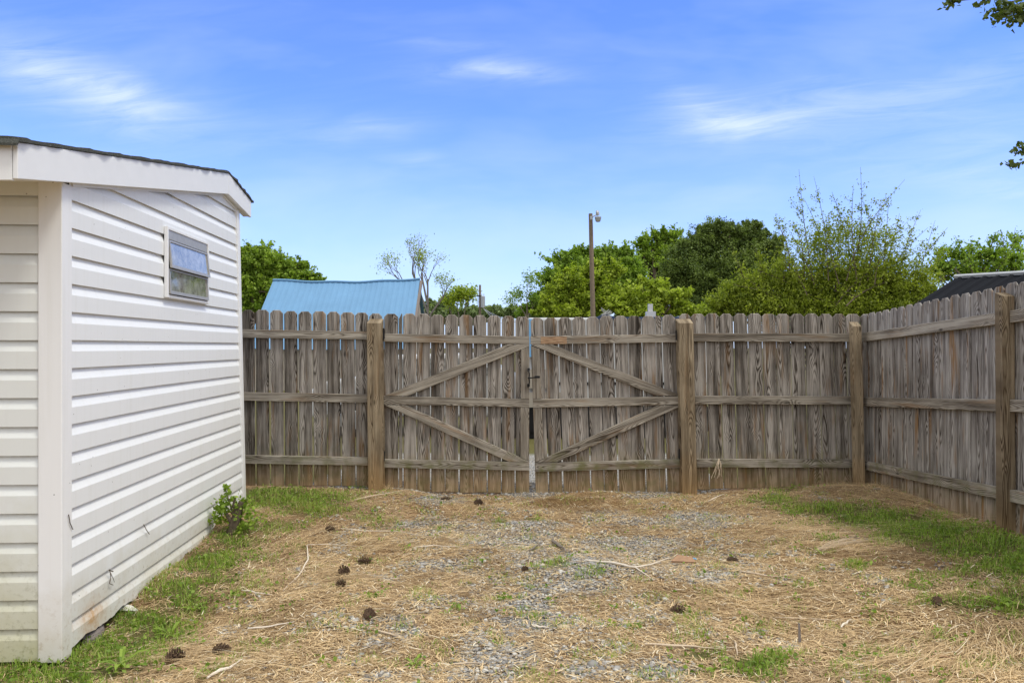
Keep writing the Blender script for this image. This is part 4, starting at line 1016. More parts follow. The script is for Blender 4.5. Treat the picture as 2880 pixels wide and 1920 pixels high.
# distant utility pole
up = thing('utility_pole', (W(1351, 900, 38).x, 38, 0), 'distant utility pole with a grey transformer can above the left gate', 'utility pole')
mb = MB(); a = W(1350, 801, 38); mb.tube([Vector((a.x, 38, -.3)), Vector((a.x, 38, 1)), a], [.075, .062, .052], 10); mb.build('pole', M['pole'], up)
mb = MB(); c = W(1358, 832, 37.85); mb.tube([c, c + Vector((0, 0, -.03)), c + Vector((0, 0, -.56)), c + Vector((0, 0, -.60))], [.06, .105, .105, .06], 14)
mb.tube([c + Vector((-.05, 0, 0)), c + Vector((-.05, 0, .10))], .016, 6); mb.tube([c + Vector((.05, 0, 0)), c + Vector((.05, 0, .10))], .016, 6); mb.build('transformer', M['grey_metal'], up)
mb = MB(); mb.box((a.x - .15, 37.9, W(0, 834, 38).z), (a.x + .05, 37.94, W(0, 831, 38).z)); mb.tube([W(1344.5, 834, 37.85), W(1344.5, 866, 37.85)], .014, 6); mb.build('bracket', M['black'], up)
mb = MB()
for k_, (x1, y1) in enumerate([(1460, 905), (1440, 915), (1480, 900), (1500, 912)]):
    p0 = W(1358, 866, 37.9); p1 = W(x1, y1, 32); mb.tube([p0.lerp(p1, t) + Vector((0, 0, -.2 * math.sin(math.pi * t))) for t in np.linspace(0, 1, 7)], .010, 4, False)
mb.build('cable', M['grey_metal'], up)
# overhead wire left, before the trees
# white trailer behind the right gate
tr = thing('trailer', (W(1720, 900, 13.4).x, 13.4, 0), 'white box trailer with navy roof edge, mostly hidden behind the right gate', 'trailer')
x0, x1 = W(1484, 0, 13.2).x, W(1990, 0, 13.2).x
mb = MB(); zt = W(0, 893, 13.2).z; mb.box((x0, 13.2, .54), (x1, 15.2, zt)); o = mb.build('body', M['white_paint'], tr); b = o.modifiers.new('edge', 'BEVEL'); b.width = .04; b.segments = 3
mb = MB(); mb.box((W(1675, 0, 13.2).x, 13.17, zt - .035), (x1 + .02, 15.22, zt + .012)); mb.build('roof_edge', M['navy'], tr)
mb = MB(); mb.box((x0 + .02, 13.185, .92), (x1 - .02, 13.199, .97)); mb.box((x0 - .3, 13.19, .12), (x1, 15.1, .539)); mb.build('frame', M['black'], tr)  # solid black box: undercarriage and painted shadow beneath the body
mb = MB(); mb.box((x0 - .02, 13.1, .87), (x0 + .5, 13.165, 1.19)); mb.box((x0 - .01, 13.12, .545), (x0 + .6, 13.17, .80)); mb.box((x0 - .02, 13.1, 1.40), (x0 + .2, 13.165, 1.56)); mb.build('reflection_panel', M['tan_wall'], tr)  # tan plates paint the white body's brownish reflections as solid colour
for xx in (-.1, .75, 1.9, 2.7):
    mb = MB(); c = Vector((xx + .4, 13.25, .33)); N_ = 20
    mb.tube([c + Vector((0, 0, 0)), c + Vector((0, .01, 0)), c + Vector((0, .19, 0)), c + Vector((0, .2, 0))], [.29, .33, .33, .29], N_); wh = mb.build('wheel', M['tyre'], tr)
    mb = MB(); mb.tube([c + Vector((0, -.012, 0)), c + Vector((0, -.004, 0))], [.17, .18], N_); mb.build('rim', M['grey_metal'], wh)
mb = MB(); c = W(1829, 885, 13.6); mb.box((c.x - .078, 13.5, zt), (c.x + .078, 13.66, c.z + .055)); mb.box((c.x - .042, 13.54, c.z + .055), (c.x + .034, 13.62, W(0, 855, 13.6).z)); mb.build('roof_vent', M['white_paint'], tr)
# rigid navy prop with a shredded white strap on the trailer
mb = MB(); mb.tube([W(1672, 900, 13.1), W(1700, 884, 13.1), W(1724, 893, 13.1)], .028, 4); sp = thing('tarp_roll', W(1700, 893, 13.1), 'navy rolled tarp with frayed white strap on the trailer edge', 'tarp')
mb.build('roll', M['navy'], sp)
mb = MB()
for i in range(22):
    c = W(1706, 880, 13.05); d = Vector((random.uniform(-1, 1), random.uniform(-.3, .3), random.uniform(-.7, 1))) * .10
    mb.tube([c - d * .5 + Vector((random.uniform(-.05, .05), 0, -.02)), c + Vector((random.uniform(-.04, .04), 0, 0)), c + d], .005, 4, False)
mb.build('strap', M['white_paint'], sp)
mb = MB(); mb.box((W(1484, 0, 13.1).x, 13.0, 1.40), (W(1496, 0, 13.1).x, 13.06, W(0, 897, 13.1).z)); mb.build('corner_post', M['light_blue'], tr)
# white car seen only through the gaps, behind the left gate
car = thing('parked_car', (-.9, 14, 0), 'white parked car glimpsed through the gaps behind the left gate', 'car')
prof = [(-2.1,.35),(-2.15,.75),(-1.95,.95),(-1.25,1.05),(-.75,1.42),(.75,1.46),(1.45,1.08),(2.1,.95),(2.2,.6),(2.1,.35)]
def car_mb(xs, y0, y1): 
    mb = MB(); n = len(xs); v = [(x - 1.4, y0, z) for x, z in xs] + [(x - 1.4, y1, z) for x, z in xs]
    mb.add(v, [tuple(range(n)), tuple(range(2 * n - 1, n - 1, -1))] + [(i, i + n, (i + 1) % n + n, (i + 1) % n) for i in range(n)]); return mb
o = car_mb(prof, 13.4, 15.1).build('body', M['white_paint'], car); b = o.modifiers.new('edge', 'BEVEL'); b.width = .06; b.segments = 3
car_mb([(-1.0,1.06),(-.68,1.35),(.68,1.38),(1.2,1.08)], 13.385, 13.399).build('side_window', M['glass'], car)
for xx in (-1.4, 1.4):
    for yy in (13.37, 14.9):
        mb = MB(); c = Vector((xx - 1.4, yy, .31)); mb.tube([c, c + Vector((0, .01, 0)), c + Vector((0, .19, 0)), c + Vector((0, .2, 0))], [.28, .31, .31, .28], 20); wh = mb.build('wheel', M['tyre'], car)
        mb = MB(); mb.tube([c + Vector((0, -.01, 0)), c + Vector((0, -.003, 0))], [.18, .19], 20); mb.build('rim', M['grey_metal'], wh)

# ------------------------------------------------------------------ ground cover
def visible(n, y0=2.9, y1=7.95, pw=1.0):
    """random ground points, denser near the camera"""
    u = RNG.uniform(0, 1, n); Y = y0 + (y1 - y0) * u ** pw
    X = RNG.uniform(-.70, .70, n) * Y
    d = -2.36 - .058 * (Y - 4.015)
    ok = (X < 3.62) & ~((X < d) & (Y > 4.0))
    return X[ok], Y[ok]
def fbm(X, Y, s, k=0):
    return np.array([mnoise.fractal((x * s, y * s, k), 1.0, 2.0, 3) for x, y in zip(X, Y)])
def strands(name, X, Y, ln, wd, ang, mat, tint, label, cat, lift=.004, curl=.25, kind='stuff', rise=.011):
    n = len(X); Z = gh(X, Y); ca, sa = np.cos(ang), np.sin(ang)
    bend_ = RNG.normal(size=n) * curl * ln; z0 = lift + RNG.uniform(0, rise, n)
    ts = [-.5, -.15, .2, .5]; V = []
    tilt = RNG.normal(size=n) * .07
    for t in ts:
        cx = X + ca * ln * t - sa * bend_ * (t * t) ; cy = Y + sa * ln * t + ca * bend_ * (t * t)
        cz = Z + z0 + np.maximum(tilt * ln * (t + .5), -.5 * z0) + .25 * rise * np.cos(t * 3)
        w_ = wd * (.5 if abs(t) > .4 else 1.0)
        for sgn in (-1, 1): V.append(np.stack([cx - sa * w_ * .5 * sgn, cy + ca * w_ * .5 * sgn, cz], 1))
    V = np.stack(V, 1).reshape(-1, 3); b = np.arange(n)[:, None] * 8
    f = np.concatenate([b + np.array([[2 * k, 2 * k + 2, 2 * k + 3, 2 * k + 1]]) for k in range(3)], 1).reshape(-1, 4)
    return tag(mk(name, V, f, mat, attrs={'tint': ('FACE', 'FLOAT', np.repeat(np.clip(tint, 0, 1), 3))}, loc=(0, 5, 0)), label, cat, kind=kind)
def flow(X, Y): return .5 * np.sin(X * 1.3 + Y * .9) + .9 * np.sin(Y * 1.1 - X * .7) + .3
X, Y = visible(280000, pw=1.15); g, r, bq_ = masks(X, Y)
nz = fbm(X, Y, 2.6)
keep = RNG.uniform(0, 1, len(X)) < np.clip(1.0 - .80 * np.clip(r * 1.1 + nz * .9, 0, 1) - .85 * np.clip(g * 1.2, 0, 1), .05, 1)
X, Y, nz, bb = X[keep], Y[keep], nz[keep], bq_[keep]; n = len(X)
tint = np.clip(RNG.beta(1.1, 1.3, n) + nz * .3 - .45 * bb, 0, .84); tint = np.where(RNG.uniform(0, 1, n) < .05, 1.0, tint)
strands('dry_straw', X, Y, RNG.uniform(.02, .10, n), RNG.gamma(4, .00050, n) + .0007 + .0013 * (tint > .8), flow(X, Y) + RNG.normal(size=n) * 1.1, M['straw'], tint, 'loose tan pine straw and dead stalks scattered over the yard', 'straw')
# heaped straw drifts: right foreground, foot of the side fence
X, Y = visible(70000, pw=1.1); px, py = px_of(X, Y, gh(X, Y))
dr = blobs([(2250,1500,200,24,1),(2400,1545,140,18,1),(2480,1395,170,24,1.3),(2600,1430,130,24,1.3),(2700,1470,90,20,.7),(2700,1850,260,60,.7),(2150,1700,200,60,.45),(560,1860,200,50,.5),(1000,1530,260,26,.6),(900,1640,160,40,.4),(2000,1420,160,16,.6),(1300,1430,140,10,.4)], px, py)
k = RNG.uniform(0, 1, len(X)) < dr; X, Y = X[k], Y[k]; n = len(X)
strands('straw_drift', X, Y, RNG.uniform(.08, .26, n), RNG.uniform(.0014, .0032, n), flow(X, Y) + RNG.normal(size=n) * .32, M['straw'], np.clip(RNG.beta(2.2, 1.8, n), 0, .97), 'longer straw heaped in matted drifts at the fence foot and right foreground', 'straw', rise=.03, curl=.18)
# brown needle mats
X, Y = visible(90000); px, py = px_of(X, Y, gh(X, Y)); dr = blobs(BROWN, px, py)
k = RNG.uniform(0, 1, len(X)) < dr * .9; X, Y = X[k], Y[k]; n = len(X)
strands('brown_needles', X, Y, RNG.uniform(.03, .10, n), RNG.uniform(.0015, .003, n), RNG.uniform(0, 6.28, n), M['brown_needles'], RNG.uniform(0, 1, n), 'dark brown matted pine needles before the gates', 'needles', rise=.03)
# gravel
ico = [(0, -.526, .851), (0, .526, .851), (.851, 0, .526), (.526, -.851, 0), (-.526, -.851, 0), (-.851, 0, .526), (0, -.526, -.851), (0, .526, -.851), (.851, 0, -.526), (.526, .851, 0), (-.526, .851, 0), (-.851, 0, -.526)]
icf = [(0,2,1),(0,3,2),(0,4,3),(0,5,4),(0,1,5),(1,2,9),(2,8,9),(2,3,8),(3,6,8),(3,4,6),(4,11,6),(4,5,11),(5,10,11),(5,1,10),(1,9,10),(7,9,8),(7,8,6),(7,6,11),(7,11,10),(7,10,9)]
def gravelmat():
    m, w, b = mat_new('grey_gravel'); t = w.attr('tint', 'Fac')
    c = w.ramp(t, [(0, (.11, .11, .115)), (.35, (.25, .248, .245)), (.62, (.41, .40, .385)), (.8, (.62, .60, .55)), (.86, (.48, .38, .22)), (1, (.55, .45, .30))])
    p = w.n.new('ShaderNodeNewGeometry').outputs['Position']; n = w.noise(p, 90.0, 4.0)
    w.put(b.inputs['Base Color'], w.mix(w.rng(n, .3, .75, 0.0, .6), c, (.30, .25, .19))); b.inputs['Roughness'].default_value = .9
    b.inputs['Specular IOR Level'].default_value = .2; return m
M['gravel'] = gravelmat()
X, Y = visible(165000, y0=3.0, pw=1.1); g, r, bq_ = masks(X, Y)
Xd = RNG.uniform(-1.9, 2.1, 5000); Yd_ = RNG.uniform(7.95, 8.6, 5000)
nz = fbm(X, Y, 3.3, 5) * 1.0
k = RNG.uniform(0, 1, len(X)) < np.clip((r + nz * .9) * 1.35 - .22, .004, 1) * (g < .35); X, Y = np.concatenate([X[k], Xd]), np.concatenate([Y[k], Yd_]); n = len(X)
print('stones', n)
I = np.array(ico)[None] * (1 + RNG.uniform(-.28, .28, (n, 12, 1)))
sz = RNG.gamma(4, .00125, n) + .002
I = I * (sz[:, None] * RNG.uniform(.6, 1.4, (n, 1)))[:, :, None] * np.array([1, 1, 1])
I[:, :, 2] *= RNG.uniform(.35, .75, (n, 1)); th = RNG.uniform(0, 6.28, n); cx_, sx_ = np.cos(th)[:, None], np.sin(th)[:, None]
I[:, :, 0] *= RNG.uniform(1, 1.5, (n, 1))
V = np.stack([I[:, :, 0] * cx_ - I[:, :, 1] * sx_ + X[:, None], I[:, :, 0] * sx_ + I[:, :, 1] * cx_ + Y[:, None], I[:, :, 2] + gh(X, Y)[:, None] + .008], 2).reshape(-1, 3)
Fc = (np.arange(n)[:, None, None] * 12 + np.array(icf)[None]).reshape(-1, 3)
tag(mk('gravel', V, Fc, M['gravel'], attrs={'tint': ('FACE', 'FLOAT', np.repeat(RNG.uniform(0, 1, n) ** 1.0, 20))}, loc=(0, 5, 0)), 'grey crushed stone showing through the straw in the middle of the yard', 'gravel', kind='stuff')
# grass and low weeds
def blades(name, X, Y, h, wd, mat, tint, label, cat, kind='stuff', lean=.7):
    n = len(X); Z = gh(X, Y); a = RNG.uniform(0, 6.28, n); l = RNG.uniform(.15, 1.0, n) * lean * h
    ox, oy = np.cos(a), np.sin(a); V = []
    for t, ww in ((0, .8), (.35, 1.0), (.7, .75), (1.0, .08)):
        cx = X + ox * l * t * t * 1.2; cy = Y + oy * l * t * t * 1.2; cz = Z - .004 + h * (t - .32 * t * t * (l / h))
        for sgn in (-1, 1): V.append(np.stack([cx - oy * wd * .5 * ww * sgn, cy + ox * wd * .5 * ww * sgn, cz], 1))
    V = np.stack(V, 1).reshape(-1, 3); b = np.arange(n)[:, None] * 8
    f = np.concatenate([b + np.array([[2 * k, 2 * k + 2, 2 * k + 3, 2 * k + 1]]) for k in range(3)], 1).reshape(-1, 4)
    return tag(mk(name, V, f, mat, attrs={'tint': ('FACE', 'FLOAT', np.repeat(tint, 3))}, loc=(0, 5, 0)), label, cat, kind=kind)
X, Y = visible(190000, pw=1.0); g, r, bq_ = masks(X, Y); nz = fbm(X, Y, 4.5, 9)
k = RNG.uniform(0, 1, len(X)) < np.clip((g + nz * 1.15) * 1.7 - .32, 0, 1); X, Y, gg, nn_ = X[k], Y[k], g[k], nz[k]; n = len(X)
print('blades', n)
blades('grass', X, Y, RNG.uniform(.022, .062, n) * (.7 + .7 * np.clip(gg, 0, 1.2)), RNG.uniform(.0022, .0055, n), M['grass'], np.clip(RNG.beta(2, 2.2, n) + nn_ * .45 + .16 * (Y > 6.8), 0, .999), 'short green grass in patches by the shed, the fence and right foreground', 'grass')
X, Y = visible(90000, pw=1.0); g, r, bq_ = masks(X, Y); nz = fbm(X, Y, 5.5, 15)
k = RNG.uniform(0, 1, len(X)) < np.clip((g + nz * .9) * 1.3 - .38, 0, 1); X, Y = X[k], Y[k]; n = len(X); print('weeds', n)
P = np.stack([X, Y, gh(X, Y) + RNG.uniform(.012, .045, n)], 1)
o = leaf_mesh('low_weeds', P, RNG.uniform(.010, .026, n), M['grass'], flat=.6, aspect=.85, tint=RNG.beta(2, 2.5, n) * .85, loc=(0, 5, 0))
tag(o, 'clover-like leafy weeds mixed into the green patches', 'weeds', kind='stuff')
# rosette weeds, each a plant
def rosette(px, py, n, L, label):
    c = G(px, py); V = []; Fa = []; T_ = []
    for i in range(n):
        a = 2 * math.pi * i / n + random.uniform(-.3, .3); l = L * random.uniform(.7, 1.2); w_ = l * random.uniform(.16, .24); rs = random.uniform(.2, .55)
        d = Vector((math.cos(a), math.sin(a), 0)); s_ = Vector((-d.y, d.x, 0)); base = len(V)
        for t, ww in ((0, .2), (.3, .8), (.6, 1), (.85, .6), (1, .05)):
            p_ = c + d * l * t + Vector((0, 0, l * rs * math.sin(t * 2.2) + .004)); V += [p_ - s_ * w_ * ww * .5, p_ + Vector((0, 0, -w_ * .12 * ww)), p_ + s_ * w_ * ww * .5]
        for j in range(4):
            for m_ in range(2): q = base + j * 3 + m_; Fa.append((q, q + 1, q + 4, q + 3)); T_.append(random.uniform(.25, .75))
    tag(mk('weed', V, Fa, M['grass'], loc=c, attrs={'tint': ('FACE', 'FLOAT', T_)}), label, 'weed', 'broad leaved weeds in the yard')
rosette(2810, 1705, 9, .12, 'broad leaved green weed low at the right edge of the yard')
rosette(2330, 1440, 7, .10, 'pale broad leaved weed in the grass strip by the right fence')
rosette(480, 1790, 8, .10, 'broad leaved weed right of the near shed corner, in thick grass')
rosette(545, 1718, 7, .09, 'broad leaved weed two steps right of the shed wall')
rosette(650, 1680, 7, .06, 'small bright weed standing alone in straw right of the shed')
rosette(740, 1815, 5, .05, 'tiny bright weed below the lone cone in the left straw')
rosette(1258, 1730, 5, .05, 'small bright weed in straw right of the lone pine cone')
rosette(1165, 1870, 7, .06, 'small dark green tuft at the bottom edge left of the gravel patch')
rosette(2690, 1815, 5, .06, 'small single weed in the lower right straw')
rosette(340, 1880, 9, .13, 'large leafy weed in the grass at the bottom left corner')
rosette(2310, 1560, 6, .07, 'thin green weed beside the pale straw bundle')

# ------------------------------------------------------------------ pine cones
def cone_mesh(mb, L, R_):
    mb.tube([(-L * .5, 0, 0), (0, 0, 0), (L * .45, 0, 0)], [R_ * .3, R_ * .35, R_ * .12], 6)
    rows = 8
    for i in range(rows):
        t = i / (rows - 1); x = -L * .45 + L * .92 * t; rr = R_ * (math.sin(math.pi * (.18 + .76 * t)) ** .8); m_ = 7
        for j in range(m_):
            a = 2 * math.pi * (j + .5 * (i % 2)) / m_ + random.uniform(-.1, .1); d = Vector((0, math.cos(a), math.sin(a))); s_ = Vector((0, -d.z, d.y)); w_ = R_ * .27
            p0 = Vector((x, 0, 0)) + d * rr * .3; p1 = Vector((x + L * .055, 0, 0)) + d * rr * random.uniform(.95, 1.35)
            th = Vector((L * .018, 0, 0))
            v = [p0 - s_ * w_ * .3, p0 + s_ * w_ * .3, p1 + s_ * w_, p1 - s_ * w_]; v += [q + th * 1.4 for q in v]
            mb.add(v, [(3, 2, 1, 0), (4, 5, 6, 7), (0, 1, 5, 4), (1, 2, 6, 5), (2, 3, 7, 6), (3, 0, 4, 7)])
cones = [(1024,1586,.092,.034,.1,'largest dark pine cone, topmost of the cluster left of centre'),
 (967,1616,.075,.034,.9,'middle dark pine cone of the cluster left of centre'),
 (958,1650,.062,.030,.4,'lowest small pine cone of the cluster left of centre'),
 (1038,1738,.075,.031,1.3,'round pine cone standing alone in straw below the cluster'),
 (492,1858,.090,.037,.6,'brown pine cone near the bottom edge with an orange bark strip'),
 (622,1838,.092,.030,.0,'flat dark pine cone near the bottom edge, right of another cone'),
 (1905,1726,.085,.030,.2,'pine cone half sunk in straw right of the lower gravel patch'),
 (2635,1700,.060,.026,1.2,'upright brown pine cone in the straw at right'),
 (1254,1408,.10,.030,.1,'weathered brown pine cone near the left gate foot'),
 (1345,1420,.085,.034,.6,'brown pine cone nearest the gap between the gates'),
 (928,1493,.075,.030,.3,'small dark pine cone between the left grass and the straw'),
 (2060,1580,.085,.022,.1,'thin dark pine cone right of the red wood chip'),
 (1476,1607,.050,.022,.7,'tiny brown pine cone left of the long pale stick')]
for px, py, L, R_, a, lab in cones:
    c = G(px, py, R_ * .75); mb = MB(); cone_mesh(mb, L, R_); tl = random.uniform(-.15, .25)
    ca, sa, ct, st = math.cos(a), math.sin(a), math.cos(tl), math.sin(tl)
    vs = []
    for p in mb.v:
        x, y, z = p.x * ct - p.z * st, p.y, p.x * st + p.z * ct
        vs.append(Vector((x * ca - y * sa, x * sa + y * ca, z)) + c)
    tag(mk('pine_cone', vs, mb.f, M['cone'], loc=c), lab, 'pine cone', 'pine cones on the ground')

# ------------------------------------------------------------------ sticks
def stick(pts, r, lab, mat='twig', name='stick', cat='stick', forks=()):
    P_ = [G(x, y, r * 1.1 + .010 + random.uniform(0, .006)) for x, y in pts]
    fine = []
    for i in range(len(P_) - 1):
        for t in (0, .33, .66): fine.append(P_[i].lerp(P_[i + 1], t) + Vector((random.uniform(-1, 1), random.uniform(-1, 1), random.uniform(0, .6))) * r * .8)
    fine.append(P_[-1]); n = len(fine)
    mb = MB(); mb.tube(fine, [r * (1 - .55 * abs(2 * i / (n - 1) - .7)) for i in range(n)], 6)
    for fk in forks:
        q = [G(x, y, r + .014) for x, y in fk]; mb.tube(q, [r * .6] + [r * .4] * (len(q) - 2) + [r * .2], 5)
    tag(mb.build(name, M[mat], loc=P_[0]), lab, cat, 'fallen sticks and stalks')
stick([(863,1540),(866,1580),(840,1625),(797,1667)], .0055, 'long bent pale stalk pointing to the shed, left of the cones', 'twig_white', forks=[[(864,1538),(930,1536),(1005,1542)]])
stick([(1648,1583),(1720,1590),(1786,1603),(1830,1596),(1885,1575)], .0085, 'long pale stick leading to the red wood chip', 'twig_white', forks=[[(1786,1603),(1840,1640)]])
stick([(1552,1527),(1572,1545),(1590,1560)], .014, 'short thick grey branch piece in the middle of the gravel', 'bark_grey')
stick([(1490,1556),(1508,1545),(1525,1534)], .010, 'short brown twig left of the thick branch piece', 'bark_grey')
stick([(700,1777),(760,1772),(828,1756)], .006, 'pale straight stalk in the lower left straw', 'twig_white')
stick([(582,1918),(620,1898),(655,1885),(682,1864)], .0085, 'bleached bent stick at the bottom edge, lower left', 'twig_white')
stick([(565,1893),(610,1880),(634,1866),(620,1862)], .006, 'hooked pale twig just above the bleached stick, lower left', 'twig')
stick([(1812,1820),(1880,1826),(1950,1830),(2035,1836)], .007, 'long tan stick lying level near the bottom, right of centre', 'twig')
stick([(2366,1772),(2380,1762),(2394,1751)], .007, 'short white stick fragment in the right foreground straw', 'twig_white')
stick([(2080,1612),(2150,1624),(2235,1636)], .006, 'thin straight straw-coloured stalk right of the gravel', 'twig')
stick([(1497,1768),(1520,1770),(1545,1773)], .006, 'small white chip of wood on the gravel near the bottom', 'twig_white')
stick([(1990,1414),(2015,1403),(2040,1392)], .006, 'thin slanting stalk at the foot of the right gate post', 'twig_white')
stick([(1270,1876),(1310,1873),(1365,1876)], .005, 'thin brown twig across the bottom gravel patch', 'twig')
stick([(2620,1857),(2655,1859),(2690,1864)], .007, 'orange brown splinter in the bottom right straw', 'redwood')
stick([(340,1850),(380,1838),(432,1812)], .006, 'tan stalk slanting across grass at the bottom left', 'twig')
stick([(996,1412),(1040,1402),(1100,1390),(1145,1382)], .006, 'long thin branch lying at the left gate post foot', 'twig')
stick([(1050,1780),(1100,1792),(1130,1797)], .006, 'grey stalk half buried below the lone pine cone', 'twig')
stick([(2068,1810),(2070,1830),(2074,1852)], .006, 'curled pale bark strip near the bottom, right of centre', 'twig')
stick([(680,1665),(720,1672),(765,1680)], .005, 'thin pale stalk pointing at the lower left bare straw', 'twig_white')
stick([(960,1490),(1030,1497),(1120,1500),(1190,1512)], .004, 'long thin stalk lying above the pine cone cluster', 'twig_white')
stick([(1160,1545),(1220,1541),(1300,1545)], .005, 'pale stalk right of the topmost pine cone', 'twig_white')
stick([(2290,1690),(2330,1706)], .004, 'short tan stalk in the right hand straw', 'twig')
stick([(2180,1745),(2280,1748),(2360,1752)], .004, 'thin level stalk left of the white stick fragment', 'twig')
# pale straw bundle
c0, c1 = G(2300, 1550), G(2400, 1516)
mb = MB()
for i in range(38):
    o1 = Vector((random.gauss(0, .018), random.gauss(0, .025), random.uniform(.005, .02))); o2 = Vector((random.gauss(0, .10), random.gauss(0, .06), random.uniform(.0, .02)))
    mb.tube([c0 + o1, c0.lerp(c1, .5) + (o1 + o2) * .5 + Vector((0, 0, .012)), c1 + o2], .0018, 4, False)
tag(mb.build('straw_bundle', M['twig'], loc=c0), 'pale bundle of long straw lying before the grass strip at right', 'straw bundle')
# wood chip and blue scrap
c = G(1921, 1586, .012); mb = MB()
v = [c + Vector(q) for q in ((-.085, 0, .0), (.085, -.03, .0), (.07, .03, .02), (-.03, .05, .03))]; v += [p + Vector((0, -.003, .014)) for p in v]
mb.add(v, [(3, 2, 1, 0), (4, 5, 6, 7), (0, 1, 5, 4), (1, 2, 6, 5), (2, 3, 7, 6), (3, 0, 4, 7)])
tag(mb.build('wood_chip', M['redwood'], loc=c), 'flat red brown wood chip at the end of the long pale stick', 'wood chip')
c = G(1953, 1578, .02); mb = MB(); mb.tube([c + Vector((-.012, .012, 0)), c + Vector((.012, -.012, 0))], .0055, 7)
tag(mb.build('plastic_scrap', M['blue_bit'], loc=c), 'tiny bright blue plastic scrap beside the red wood chip', 'scrap')
c = G(1922, 1465, .012); mb = MB(); mb.tube([c, c + Vector((.01, .006, .004))], .007, 6)
tag(mb.build('glass_shard', M['white_paint'], loc=c), 'small shiny white shard on gravel before the right gate', 'scrap')
c = G(2250, 1812); mb = MB(); v = [c + Vector(q) for q in ((-.008, 0, 0), (.008, 0, 0), (.004, .01, .11), (-.006, .01, .115))]; v += [p + Vector((0, .002, 0)) for p in v]
mb.add(v, [(3, 2, 1, 0), (4, 5, 6, 7), (0, 1, 5, 4), (1, 2, 6, 5), (2, 3, 7, 6), (3, 0, 4, 7)])
tag(mb.build('marker_blade', M['stone'], loc=c), 'thin grey green blade standing upright in the right foreground', 'blade')

# ------------------------------------------------------------------ stump shrub at the far shed corner
c = G(650, 1500); st_ = thing('sapling', c, 'leafy green sapling growing from a gnarled stump at the far shed corner', 'shrub')
mb = MB(); mb.tube([c + Vector((0, 0, -.03)), c + Vector((.02, .0, .06)), c + Vector((.05, .02, .16)), c + Vector((.075, .02, .25))], [.05, .042, .036, .02], 9)
mb.tube([c + Vector((.02, 0, .06)), c + Vector((-.04, .0, .16))], [.025, .012], 7); mb.tube([c + Vector((.05, .02, .15)), c + Vector((.02, .0, .22)), c + Vector((.03, 0, .28))], [.02, .014, .008], 7)
for q in ((-.05, 0, .37), (.03, .02, .30), (-.1, .05, .26), (.12, .03, .27), (-.03, 0, .30)): mb.tube([c + Vector((.02, 0, .14)), c + Vector(q)], [.006, .003], 5)
mb.build('trunk', M['bark'], st_)
P = []
for q, sg, m_ in (((-.08, 0, .19), .04, 50), ((-.05, 0, .25), .03, 30), ((-.05, 0, .37), .014, 10), ((.10, .02, .20), .045, 55), ((.03, .05, .22), .035, 24), ((-.1, -.02, .12), .04, 36), ((.14, 0, .09), .05, 50), ((.09, -.02, .04), .03, 20), ((-.03, 0, .32), .016, 8)):
    P += [tuple(c + Vector(q) + Vector([random.gauss(0, sg) for _ in range(3)])) for _ in range(int(m_ * 1.8))]
leaf_mesh('leaves', np.array(P), .036, M['leaf_bright'], st_, aspect=.8, flat=.3)
# dead grass tufts at the posts, green tuft at left post
def tuft(c, n, L, mat, lab, cat='grass tuft', spread=.04, up=.8):
    V = []; Fa = []; T_ = []
    for i in range(n):
        b_ = c + Vector((random.gauss(0, spread), random.gauss(0, spread * .5), -.005)); d = Vector((random.gauss(0, .5), random.gauss(-.15, .3), up)).normalized(); l = L * random.uniform(.4, 1.1); k_ = len(V)
        s_ = d.orthogonal().normalized() * .0018; dr_ = Vector((random.gauss(0, .4), random.gauss(0, .3), -.5)) * l * .5
        for t in (0, .4, .75, 1): p_ = b_ + d * l * t + dr_ * t * t; V += [p_ - s_ * (1.1 - t), p_ + s_ * (1.1 - t)]
        for j in range(3): Fa.append((k_ + 2 * j, k_ + 2 * j + 1, k_ + 2 * j + 3, k_ + 2 * j + 2)); T_.append(random.uniform(.1, .95))
    tag(mk('grass_tuft', V, Fa, M[mat], loc=c, attrs={'tint': ('FACE', 'FLOAT', T_)}), lab, cat, 'grass tufts along the fence foot')
tuft(G(1020, 1368) + Vector((0, -.02, 0)), 60, .22, 'grass', 'green grass tuft against the left side of the left gate post')
tuft(G(1088, 1374) + Vector((0, -.06, 0)), 50, .14, 'straw', 'dead grass tuft at the right side of the left gate post')
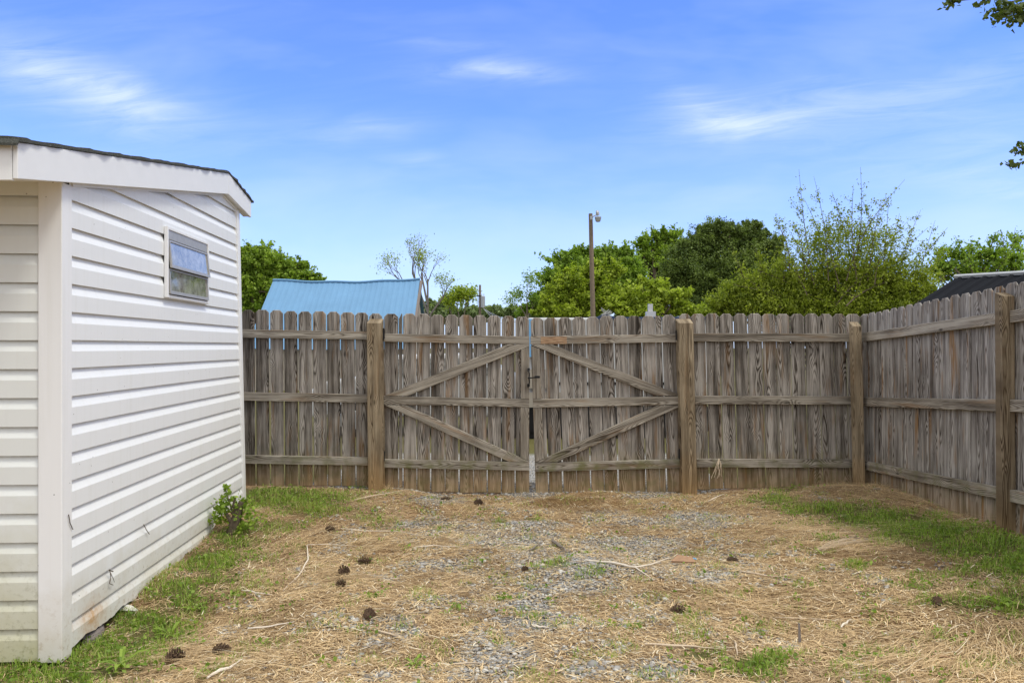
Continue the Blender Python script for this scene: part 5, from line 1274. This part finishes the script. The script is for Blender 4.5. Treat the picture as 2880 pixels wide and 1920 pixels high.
tuft(G(1905, 1378) + Vector((0, -.1, 0)), 70, .24, 'straw', 'tall dead grass tuft at the left of the right gate post')
tuft(G(1975, 1372) + Vector((0, -.1, 0)), 60, .20, 'straw', 'dead grass tuft right of the right gate post')
tuft(G(2210, 1366) + Vector((0, -.1, 0)), 120, .10, 'grass', 'dark green tuft midway along the right fence foot', spread=.08)
tuft(G(2370, 1366) + Vector((0, -.1, 0)), 120, .16, 'straw', 'dry grass heaped left of the corner post', spread=.09)
tuft(G(2460, 1372) + Vector((0, -.05, 0)), 100, .14, 'straw', 'dry grass heaped right of the corner post', spread=.07)
tuft(G(2200, 1640), 26, .05, 'straw', 'small dead tuft in the right hand straw')
# dry stalk caught on the bottom rail right of the gate post
mb = MB(); a = W(2022, 1288, 7.94)
for i in range(9): mb.tube([a, a + Vector((random.uniform(-.04, .02), -.02, -.06)), a + Vector((random.uniform(-.10, .03), -.03, -.16 - random.uniform(0, .05)))], .0022, 4, False)
tag(mb.build('dead_stalk', M['twig'], loc=a), 'dry stalk hanging over the bottom rail of the right fence', 'stalk')

# dead stalks caught in the siding
def onwall(px, py, off=.03):
    # ray to the long wall plane
    d = Vector(((px - 1440) / F, 1, -(py - HZ) / F)); n3 = Vector((sn.x, sn.y, 0)); c = Vector((C0.x, C0.y, 0)) + n3 * off
    t = (c - Vector((0, 0, EYE))).dot(n3) / d.dot(n3); return Vector((0, 0, EYE)) + d * t
for lab, ps in (('thin dead stalk hooked under a siding lap beside the near corner', [(193,1446),(197,1470),(205,1488)]),
                ('short dark stalk stuck across a lap in the middle of the siding', [(404,1474),(411,1488),(420,1501)]),
                ('bunch of dry stalks caught low on the siding above the white scrap', [(308,1600),(312,1620),(308,1640),(318,1644)])):
    mb = MB(); mb.tube([onwall(*p) for p in ps], .0025, 5)
    if 'bunch' in lab:
        mb.tube([onwall(306,1602), onwall(318,1606)], .003, 5); mb.tube([onwall(311,1610), onwall(318,1625), onwall(322,1636)], .0015, 4)
    tag(mb.build('dead_stalk', M['bark'], loc=onwall(*ps[0])), lab, 'stalk')
